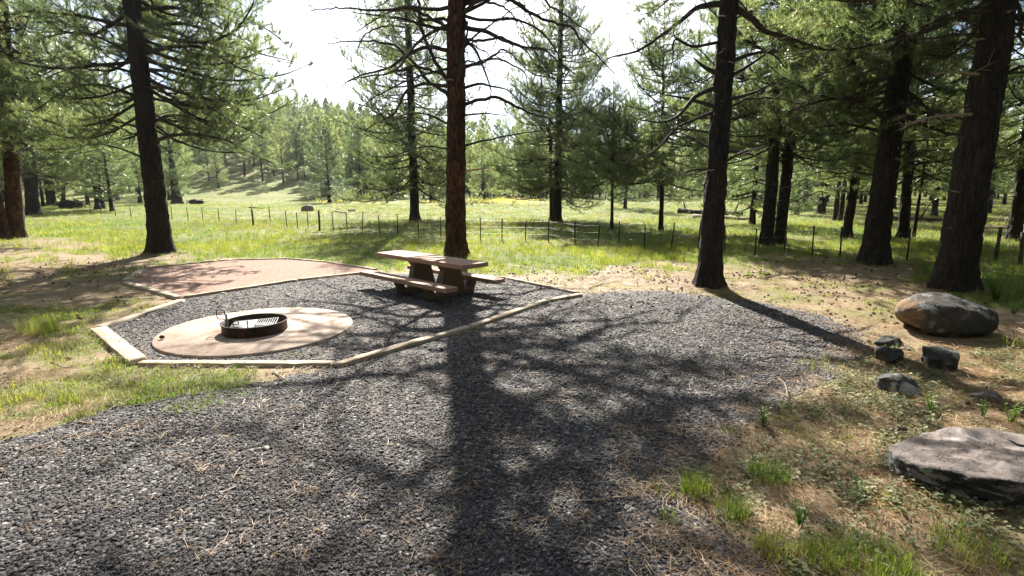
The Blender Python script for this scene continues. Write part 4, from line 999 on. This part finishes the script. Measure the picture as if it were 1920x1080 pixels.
n = 64; a = np.arange(n) * 2 * np.pi / n; V = []; prof = [(RR, 0), (RR, RH - .03 - .012), (RR + .014, RH - .042), (RR + .014, RH - .03), (RR - .006, RH - .03), (RR - .010, 0)]
for r, z in prof: V += [(r * math.cos(t_) + .0, r * math.sin(t_), z) for t_ in a]
m_ = len(prof); Qd = [[k * n + i, k * n + (i + 1) % n, (k + 1) * n + (i + 1) % n, (k + 1) * n + i] for k in range(m_ - 1) for i in range(n)]
obj('ring_wall', mesh_np('ring_wall', V, [np.array(Qd)], [M['steel']]), ring)
Va_ = [(0, 0, .07)]; T = []
for k, rr in enumerate((.17, .34, .5)):
    Va_ += [(rr * math.cos(t_), rr * math.sin(t_), .07 - .02 * k + noise.noise((math.cos(t_) * rr * 9, math.sin(t_) * rr * 9, 1)) * .025) for t_ in a]
T = [[0, 1 + i, 1 + (i + 1) % n] for i in range(n)]; Qd = [[1 + k * n + i, 1 + (k + 1) * n + i, 1 + (k + 1) * n + (i + 1) % n, 1 + k * n + (i + 1) % n] for k in range(2) for i in range(n)]
obj('ash_bed', mesh_np('ash_bed', Va_, [np.array(T), np.array(Qd)], [M['ash']]), ring)
gt = obj('grate', None, ring, loc=(-.04, .02, .085), rot=(.10, -.04, .25))
mb = MB(); mb.tube([(-.36, -.27, 0), (.36, -.27, 0), (.36, .27, 0), (-.36, .27, 0), (-.36, -.27, 0)], .010, 6); obj('grate_frame', mb.mesh('grate_frame', [M['grate']]), gt)
mb = MB(); mb.box((-.16, 0, .004), (.38, .52, .006)); obj('grate_plate', mb.mesh('grate_plate', [M['grate']]), gt)
mb = MB(); mb.tube([(0, -.27, .004), (0, .27, .004)], .006, 6); bar_me = mb.mesh('grate_bar', [M['grate']])
for k in range(8): obj('grate_bar', bar_me, gt, loc=(.06 + k * .037, 0, 0))
def loop(wd, h, r=.009):
    mb = MB(); q = [(0, 0, 0), (0, 0, h * .25), (-wd * .1, 0, h * .32), (-wd, 0, h * .36), (-wd * 1.05, 0, h * .9), (-wd * .85, 0, h), (-wd * .15, 0, h), (0, 0, h * .88), (0, 0, h * .62), (-wd, 0, h * .68)]
    P, _ = resample(q, 34); mb.tube(P, r, 6); return mb.mesh('handle', [M['steel']])
obj('handle', loop(.13, .24), ring, loc=(-.46, -.06, RH - .07), rot=(0, 0, .1))
obj('handle', loop(.08, .17), ring, loc=(-.06, -.40, RH - .10), rot=(0, 0, .5))
mb = MB(); mb.box((0, 0, .09), (.035, .008, .24)); obj('bracket', mb.mesh('bracket', [M['grate']]), ring, loc=(-.42, -.10, .10), rot=(0, 0, .2))
mb = MB(); mb.tube([(-.08, 0, 0), (-.08, 0, .04), (.08, 0, .04), (.08, 0, 0)], .011, 6); obj('handle', mb.mesh('handle', [M['grate']]), ring, loc=(.26, -.32, RH - .07), rot=(0, 0, .45))
mb = MB(); mb.box((0, 0, .08), (.012, .03, .20)); obj('hinge_post', mb.mesh('hinge_post', [M['steel']]), ring, loc=(.02, -.28, .06))

# ------------------------------------------------------------------ picnic table
ZT, ZB = .84, .41
Tr = (G(868, 498, ZT) + G(915, 491, ZT)) / 2; Tl = (G(697, 474, ZT) + G(760, 468, ZT)) / 2
tc_ = (Tr + Tl) / 2; dv = (Tr - Tl)[:2]; TL = np.linalg.norm(dv); dv /= TL; pv = np.array([-dv[1], dv[0]]); ta = math.atan2(dv[1], dv[0])
TW = abs((G(915, 491, ZT) - G(868, 498, ZT))[:2] @ pv)
def loc2(u, v, z):
    q = (G(u, v, z) - tc_)[:2]; return q @ dv, q @ pv
NBR, NBL, FBR = loc2(844, 540.5, ZB), loc2(674, 509, ZB), loc2(931, 523.5, ZB)
print('TABLE', TL, TW, NBR, NBL, FBR, loc2(725, 556, 0), loc2(797, 566, 0))
import bmesh
def bevel_box(name, size, matl, bv=.012, seg=2):
    bm = bmesh.new(); bmesh.ops.create_cube(bm, size=1); bmesh.ops.scale(bm, vec=size, verts=bm.verts)
    bmesh.ops.bevel(bm, geom=bm.edges[:], offset=bv, segments=seg, profile=.6, affect='EDGES'); me = bpy.data.meshes.new(name); bm.to_mesh(me); bm.free(); me.materials.append(matl); return me
pt = thing('picnic_table', 'brown precast concrete picnic table with two attached benches', 'picnic table', (tc_[0], tc_[1], 0), ta)
obj('tabletop', bevel_box('tabletop', (TL, TW, .10), M['table']), pt, loc=(0, 0, ZT - .05))
BL = NBR[0] - NBL[0]; bc = (NBR[0] + NBL[0]) / 2; BP = (abs(NBR[1]) + abs(FBR[1])) / 2
bme = bevel_box('bench_seat', (BL, .33, .095), M['table'])
obj('bench_seat', bme, pt, loc=(bc, -BP, ZB - .0475)); obj('bench_seat', bme, pt, loc=(bc, BP, ZB - .0475))
hp = BP + .05
prof = [(-hp + .12, 0), (hp - .12, 0), (hp, ZB - .098), (hp - .17, ZB - .098), (hp - .25, .12), (.38, .10), (.25, .62), (.33, ZT - .103), (-.33, ZT - .103), (-.25, .62), (-.38, .10), (-hp + .25, .12), (-hp + .17, ZB - .098), (-hp, ZB - .098)]
bm = bmesh.new(); vs_ = [bm.verts.new((0, y, z)) for y, z in prof]; f = bm.faces.new(vs_); r = bmesh.ops.extrude_face_region(bm, geom=[f]); bmesh.ops.translate(bm, vec=(.17, 0, 0), verts=[v for v in r['geom'] if isinstance(v, bmesh.types.BMVert)])
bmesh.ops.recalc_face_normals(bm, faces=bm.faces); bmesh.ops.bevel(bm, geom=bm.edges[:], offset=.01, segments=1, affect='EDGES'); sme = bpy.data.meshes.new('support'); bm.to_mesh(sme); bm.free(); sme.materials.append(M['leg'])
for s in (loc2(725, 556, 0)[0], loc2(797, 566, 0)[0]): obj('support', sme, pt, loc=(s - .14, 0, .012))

# ------------------------------------------------------------------ rocks
def rock_mesh(name, size, seed, matl, planes=9, sub=5, extra=(), rough=.085, sharp=30, facet=.3):
    bm = bmesh.new(); bmesh.ops.create_icosphere(bm, subdivisions=sub, radius=1); rng = np.random.RandomState(seed)
    Nn = rng.randn(planes, 3); Nn /= np.linalg.norm(Nn, axis=1)[:, None]; D = 1 - facet * rng.rand(planes)
    for e in extra: Nn = np.vstack([Nn, np.array(e[:3]) / np.linalg.norm(e[:3])]); D = np.append(D, e[3])
    sz = np.array(size) / 2; mx_ = max(sz)
    for v in bm.verts:
        d = np.array(v.co); dot = Nn @ d; r = 1.0
        k = np.where(dot > .05, D / np.maximum(dot, .05), 9.); k = np.append(k, (np.sum(np.abs(d) ** 2.8)) ** (-1 / 2.8))
        r = (np.sum(k ** -sharp)) ** (-1 / sharp)
        p = d * r * sz
        q = noise.fractal(Vector(p * 1.9 / mx_ * 1.2) + Vector((seed * 3.1, 0, 0)), 1.0, 2.1, 6) * rough * mx_
        q2 = abs(noise.noise(Vector(p * 7) + Vector((seed, 4, 0)))) * rough * .35 * mx_
        q3 = noise.fractal(Vector(p * 9) + Vector((seed, 1, 0)), .8, 2.1, 4) * rough * .22 * mx_
        v.co = p + d * (q - q2 + q3)
    me = bpy.data.meshes.new(name); bm.to_mesh(me); bm.free(); me.materials.append(matl); me.polygons.foreach_set('use_smooth', np.full(len(me.polygons), sub != 4)); return me
def rock(name, label, uv, size, rz, seed, matl, sink=.12, back=.5, **k):
    p = G(*uv); y = p[1] + size[1] * back * .9
    x = p[0] * y / p[1]
    return tagged(name, rock_mesh(name, size, seed, matl, **k), label, 'boulder' if name == 'boulder' else 'rock', loc=(x, y, size[2] * (.5 - sink)), rot=(0, 0, rz))
rock('boulder', 'large rounded dark boulder with a brown left end in front of the biggest trunk', (1757, 634), (1.50, 1.05, .76), -.18, 4, M['boulder'], .14, .45, extra=((-.75, 0, -.6, .78),), rough=.05, sharp=12, facet=.12)
rock('rock', 'black angular rock with a pale top just below the large boulder', (1750, 700), (.52, .45, .46), .5, 8, M['blackrock'], .1, .4, sub=4, facet=.55, sharp=60)
rock('rock', 'flat-topped dark rock at the upper left of the small rock group', (1662, 652), (.50, .32, .17), .2, 12, M['blackrock'], .1, .3, sub=4, facet=.5, sharp=60)
rock('rock', 'jagged black rock under the flat-topped one', (1664, 686), (.42, .34, .30), 1.1, 15, M['blackrock'], .12, .3, sub=4, facet=.6, sharp=60)
rock('rock', 'rounded grey lichen-spotted rock left of the leafy weeds', (1682, 748), (.44, .34, .30), -.4, 19, M['lichenrock'], .16, .4, sub=4, facet=.3)
rock('rock', 'small low brown-grey rock in the shade near the right edge', (1850, 762), (.38, .26, .20), -.6, 23, M['slabrock'], .2, .3, sub=4, facet=.5, sharp=60)
rock('rock', 'small dark red rock touching the tip of the flat slab', (1678, 822), (.27, .17, .14), .2, 27, M['redrock'], .15, .3, sub=4, facet=.5, sharp=60)
rock('rock', 'small dark rock half buried right under the large boulder', (1702, 660), (.2, .15, .11), .2, 29, M['blackrock'], .2, .3, sub=3, facet=.4)
rock('rock', 'small brown stone lying behind the rock group', (1640, 664), (.16, .13, .09), .9, 31, M['redrock'], .2, .3, sub=3, facet=.4)
# flat slab: a prism-like stone cut by planes
top = [(1664, 822), (1735, 797), (1850, 797), (2040, 825), (2100, 900), (1925, 905), (1780, 880), (1700, 852)]
zt = .29; W = np.array([G(u, v, zt)[:2] for u, v in top]); cc_ = W.mean(0); W = W - cc_
SZ = 1.7; Nn = []; 
for i in range(len(W)):
    a_, b_ = W[i], W[(i + 1) % len(W)]; e = b_ - a_; nn = np.array([e[1], -e[0]]); nn /= np.linalg.norm(nn)
    if nn @ a_ < 0: nn = -nn
    Nn.append((nn, nn @ a_))
bm = bmesh.new(); bmesh.ops.create_icosphere(bm, subdivisions=6, radius=1)
for v in bm.verts:
    d = np.array(v.co); d[2] *= .55; d /= np.linalg.norm(d); ks = []
    for nn, dd_ in Nn:
        tilt = .22; q = np.array([nn[0], nn[1], -tilt * .0 + .12]); q /= np.linalg.norm(q); w_ = d @ q
        if w_ > 1e-3: ks.append(dd_ / w_)
    if d[2] > 1e-3: ks.append(.16 / d[2] * (1 + .0))
    if d[2] < -1e-3: ks.append(.34 / -d[2])
    tl = np.array([-.10, .06, 1]); tl /= np.linalg.norm(tl)
    if d @ tl > 1e-3: ks.append(.175 / (d @ tl))
    r = (sum(k ** -22 for k in ks)) ** (-1 / 22.); p = d * r
    q = noise.fractal(Vector(p * 2.2), 1.0, 2.1, 6) * .03 - abs(noise.noise(Vector((p[0] * 5, p[1] * 5, p[2] * 14)))) * .03 + noise.fractal(Vector(p * 11), .8, 2.1, 4) * .010
    v.co = p + np.array([0, 0, 1.0]) * q if d[2] > .3 else p + d * q * 1.6
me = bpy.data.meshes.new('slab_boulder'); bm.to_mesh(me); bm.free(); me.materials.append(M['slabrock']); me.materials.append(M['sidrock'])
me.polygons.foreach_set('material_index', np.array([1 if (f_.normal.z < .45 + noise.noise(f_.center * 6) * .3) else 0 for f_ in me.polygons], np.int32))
me.polygons.foreach_set('use_smooth', np.ones(len(me.polygons), bool))
tagged('slab_boulder', me, 'big flat-topped slab of grey-brown rock with dark lichened side at the right edge', 'boulder', loc=(cc_[0], cc_[1], zt - .17))

# ------------------------------------------------------------------ single plants and clumps
rg = np.random.RandomState(77)
def clump(uv, n, h, spread, bend, matl, label, cat='grass clump', name='grass_clump', wd=.0042):
    n = int(n * 1.5); spread *= 1.1; bend = min(1.1, bend * 1.3)
    p = G(*uv); me = blades(rg, n, h, wd, spread, bend, M[matl], name)
    tagged(name, me, label, cat, 'single grass clumps', loc=(p[0], p[1], gzs(p[0], p[1])))
for c in [((78, 624), 220, .55, .26, .8, 'grass', 'tall sunlit grass clump with long blades at the left edge'),
          ((250, 524), 90, .22, .22, .5, 'lush', 'bright grass clump at the left corner of the tan tent pad'),
          ((272, 577), 60, .2, .16, .6, 'grass', 'thin grass clump left of the pale upper left timber'),
          ((300, 736), 150, .16, .34, .7, 'lush', 'green clump below the near left corner timber'),
          ((392, 748), 190, .15, .42, .7, 'lush', 'widest green clump spilling onto the drive below the long near timber'),
          ((345, 765), 90, .10, .2, .8, 'grass', 'low yellow-green clump at the edge of the drive'),
          ((445, 700), 60, .15, .18, .6, 'grass', 'sparse clump against the near timber under the fire ring'),
          ((545, 668), 36, .12, .16, .6, 'grass', 'few blades inside the near side of the fire pad'),
          ((1302, 925), 150, .28, .11, .6, 'lush', 'dark green upright clump at the right edge of the drive'),
          ((1372, 965), 130, .24, .11, .6, 'lush', 'green clump right behind the pinkish needle strip'),
          ((1246, 920), 60, .12, .12, .8, 'grass', 'low yellowish clump on the drive left of the dark green one'),
          ((1254, 972), 50, .10, .08, .8, 'lush', 'tiny tuft on the drive below the yellowish clump'),
          ((1372, 808), 40, .10, .09, .7, 'lush', 'small dim tuft at the drive edge below the leafy weed'),
          ((1452, 1035), 140, .20, .13, .6, 'grass', 'bright yellow-green clump at the bottom right'),
          ((1535, 1048), 130, .22, .13, .7, 'lush', 'green clump with arching blades at the bottom right'),
          ((1440, 900), 160, .27, .15, .6, 'lush', 'short green clump above the bright yellow-green one'),
          ((1645, 1062), 220, .27, .22, .6, 'lush', 'fresh green clump at the bottom edge under the slab'),
          ((1810, 1040), 120, .3, .2, .6, 'lush', 'shaded clump with tall blades at the bottom right corner'),
          ((1760, 905), 24, .34, .12, .7, 'straw', 'few long pale blades at the foot of the slab'),
          ((1900, 650), 70, .26, .22, .6, 'grass', 'grass clump in the shadow right of the large boulder'),
          ((1545, 690), 90, .16, .3, .7, 'grass', 'light green clump on the pale duff left of the rock group')]: clump(*c)
def plant(uv, h, ns, label, lw=.05, matl='weed', gap=.035, name='leafy_plant', bushy=.3):
    p = G(*uv); st = MB(); lf = MB()
    for k in range(ns):
        a = rg.rand() * 6.28; d = np.array([math.cos(a), math.sin(a), 0]) * bushy; hh = h * (.55 + .5 * rg.rand()); q = np.array([d * hh * (t_ ** 1.3) + UP * hh * t_ for t_ in np.linspace(0, 1, 6)]); q += np.array([d[0], d[1], 0]) * .03
        st.tube(q, np.linspace(.006, .002, 6), 4, cap=False); z = hh * .12; i = 0
        while z < hh:
            t_ = z / hh; c = d * hh * (t_ ** 1.3) + UP * z; l = lw * (1.1 - .5 * t_) * (.7 + .5 * rg.rand())
            for s in (0, math.pi):
                b = i * 1.9 + s + rg.rand() * .5; o_ = np.array([math.cos(b), math.sin(b), .55 + .3 * rg.rand()]); o_ /= np.linalg.norm(o_); sv = np.array([-math.sin(b), math.cos(b), 0])
                lf.add([c, c + o_ * l * .5 + sv * l * .22, c + o_ * l * 1.2 - UP * l * .2, c + o_ * l * .5 - sv * l * .22], [[0, 1, 2], [0, 2, 3]])
            z += gap * (.7 + .6 * rg.rand()); i += 1
    r = thing(name, label, 'plant', (p[0], p[1], gzs(p[0], p[1])), group='single leafy plants'); obj('stems', st.mesh('stems', [M['weed']]), r); obj('leaves', lf.mesh('leaves', [M[matl]]), r)
plant((1866, 568), .75, 12, 'small leafy sapling right of the biggest trunk', .11, gap=.06, bushy=.5, name='sapling')
plant((1432, 802), .34, 7, 'upright leafy weed growing on the drive edge at the right', .05, bushy=.25)
plant((1745, 785), .26, 6, 'bright leafy weed just above the flat slab, left one', .06, bushy=.35)
plant((1842, 785), .24, 5, 'bright leafy weed above the middle of the flat slab', .05, bushy=.3)
plant((1893, 800), .24, 6, 'bright leafy weed at the right edge above the slab', .06, bushy=.35)
plant((1668, 680), .2, 3, 'little sprig in front of the jagged black rock', .045)
plant((1785, 700), .14, 2, 'little sprig in front of the black rock with the pale top', .04)
plant((1832, 648), .16, 3, 'little sprig under the right end of the large boulder', .04)
plant((1250, 545), .22, 4, 'small weed on the needle litter behind the drive', .05)
plant((1500, 985), .22, 6, 'leafy green weed between the grass clumps bottom right', .05)
plant((1612, 935), .12, 5, 'low dark leafy weed in the ground cover left of the slab', .05)
plant((312, 470), .28, 6, 'pale weed at the foot of the large left pine', .05)
plant((1900, 590), .3, 9, 'dark low leafy plant at the right edge behind the boulder', .08, bushy=.6)

# ------------------------------------------------------------------ logs, stumps and stones out in the meadow
def log(a, b, r, label, mt='bark', name='fallen_log', stubs=3, za=None, zb=None):
    A, B = G(*a), G(*b); A[2] = gzs(A[0], A[1]) + (za if za is not None else r * .7); B[2] = gzs(B[0], B[1]) + (zb if zb is not None else r * .6); o = A.copy(); pts = [A - o + (B - A) * t_ + np.array([0, 0, noise.noise((t_ * 3, r, 1)) * r]) for t_ in np.linspace(0, 1, 9)]
    mb = MB(); mb.tube(pts, np.linspace(r, r * .6, 9) * (1 + .12 * np.sin(np.arange(9) * 2.1)), 10)
    for k in range(stubs):
        c = pts[1 + (k * 3) % 7]; d = np.array([rg.randn(), rg.randn(), abs(rg.randn()) + .6]); d /= np.linalg.norm(d); mb.tube([c, c + d * r * 3, c + d * r * 5 + rg.randn(3) * r], [r * .25, r * .18, r * .08], 5)
    return tagged(name, mb.mesh(name, [M[mt]], True), label, 'log', loc=tuple(o))
log((1272, 400), (1392, 404), .32, 'long dark fallen log on the grass behind the drive-edge pine')
log((1300, 409), (1405, 413), .2, 'paler fallen log lying below the long dark one', 'dead')
log((1660, 413), (1790, 417), .26, 'dark fallen log seen between the two thickest right trunks')
log((1800, 428), (1900, 430), .16, 'grey fallen log in the shade right of the biggest trunk', 'dead')
log((468, 391), (496, 393), .12, 'small dark log above the fence left of the wooden post', stubs=1)
log((628, 398), (648, 401), .12, 'small pale log on the grass above the fence', 'dead', stubs=1)
def brush(uv, wd, h, n, label, name='brush_pile'):
    p = G(*uv); mb = MB()
    r = thing(name, label, 'brush pile', (p[0], p[1], gzs(p[0], p[1])))
    obj('mound', rock_mesh('mound', (wd * .8, wd * .6, h * 1.1), 41, M['bark'], sub=3, rough=.2), r, loc=(0, 0, h * .2))
    for k in range(n):
        c = np.array([rg.randn() * wd * .22, rg.randn() * wd * .15, h * (.2 + .5 * rg.rand())]); d = np.array([rg.randn(), rg.randn() * .6, rg.randn() * .35 + .15]); d /= np.linalg.norm(d); l = wd * (.25 + .3 * rg.rand())
        mb.tube([c - d * l * .5, c + rg.randn(3) * .05, c + d * l * .5], [.05, .045, .025], 5)
    obj('sticks', mb.mesh('sticks', [M['twig']]), r)
brush((132, 392), 3.0, 1.2, 34, 'dark heap of dead branches under the left pines')
brush((368, 384), 2.4, 1.0, 22, 'dark uprooted stump with sticking branches left of the fence')
rk = G(577, 397); tagged('rock', rock_mesh('rock', (1.3, 1.0, 1.0), 51, M['slabrock'], sub=3), 'rounded boulder-like rock in the meadow above the fence', 'rock', loc=(rk[0], rk[1], .25))
rk = G(660, 397); tagged('rock', rock_mesh('rock', (.8, .6, .5), 53, M['lichenrock'], sub=3), 'small grey rock in the meadow right of the rounded one', 'rock', loc=(rk[0], rk[1], .1))
log((22, 395), (52, 394), .10, 'short fallen stick between the two leftmost dark trunks', stubs=1)

# ------------------------------------------------------------------ air
bm = bmesh.new(); bmesh.ops.create_cube(bm, size=1)
for v in bm.verts: v.co = Vector((v.co.x * 1840, v.co.y * 1560 + 745, v.co.z * 66 + 31))
me = bpy.data.meshes.new('haze'); bm.to_mesh(me); bm.free()
m, t, o = newmat('thin_air'); pvv = N(t, 'ShaderNodeVolumePrincipled'); pvv.inputs['Color'].default_value = (.86, .93, 1, 1); pvv.inputs['Density'].default_value = .00013; pvv.inputs['Anisotropy'].default_value = .35
L(t, pvv.outputs[0], o.inputs['Volume']); me.materials.append(m); obj('haze', me, kind='stuff')
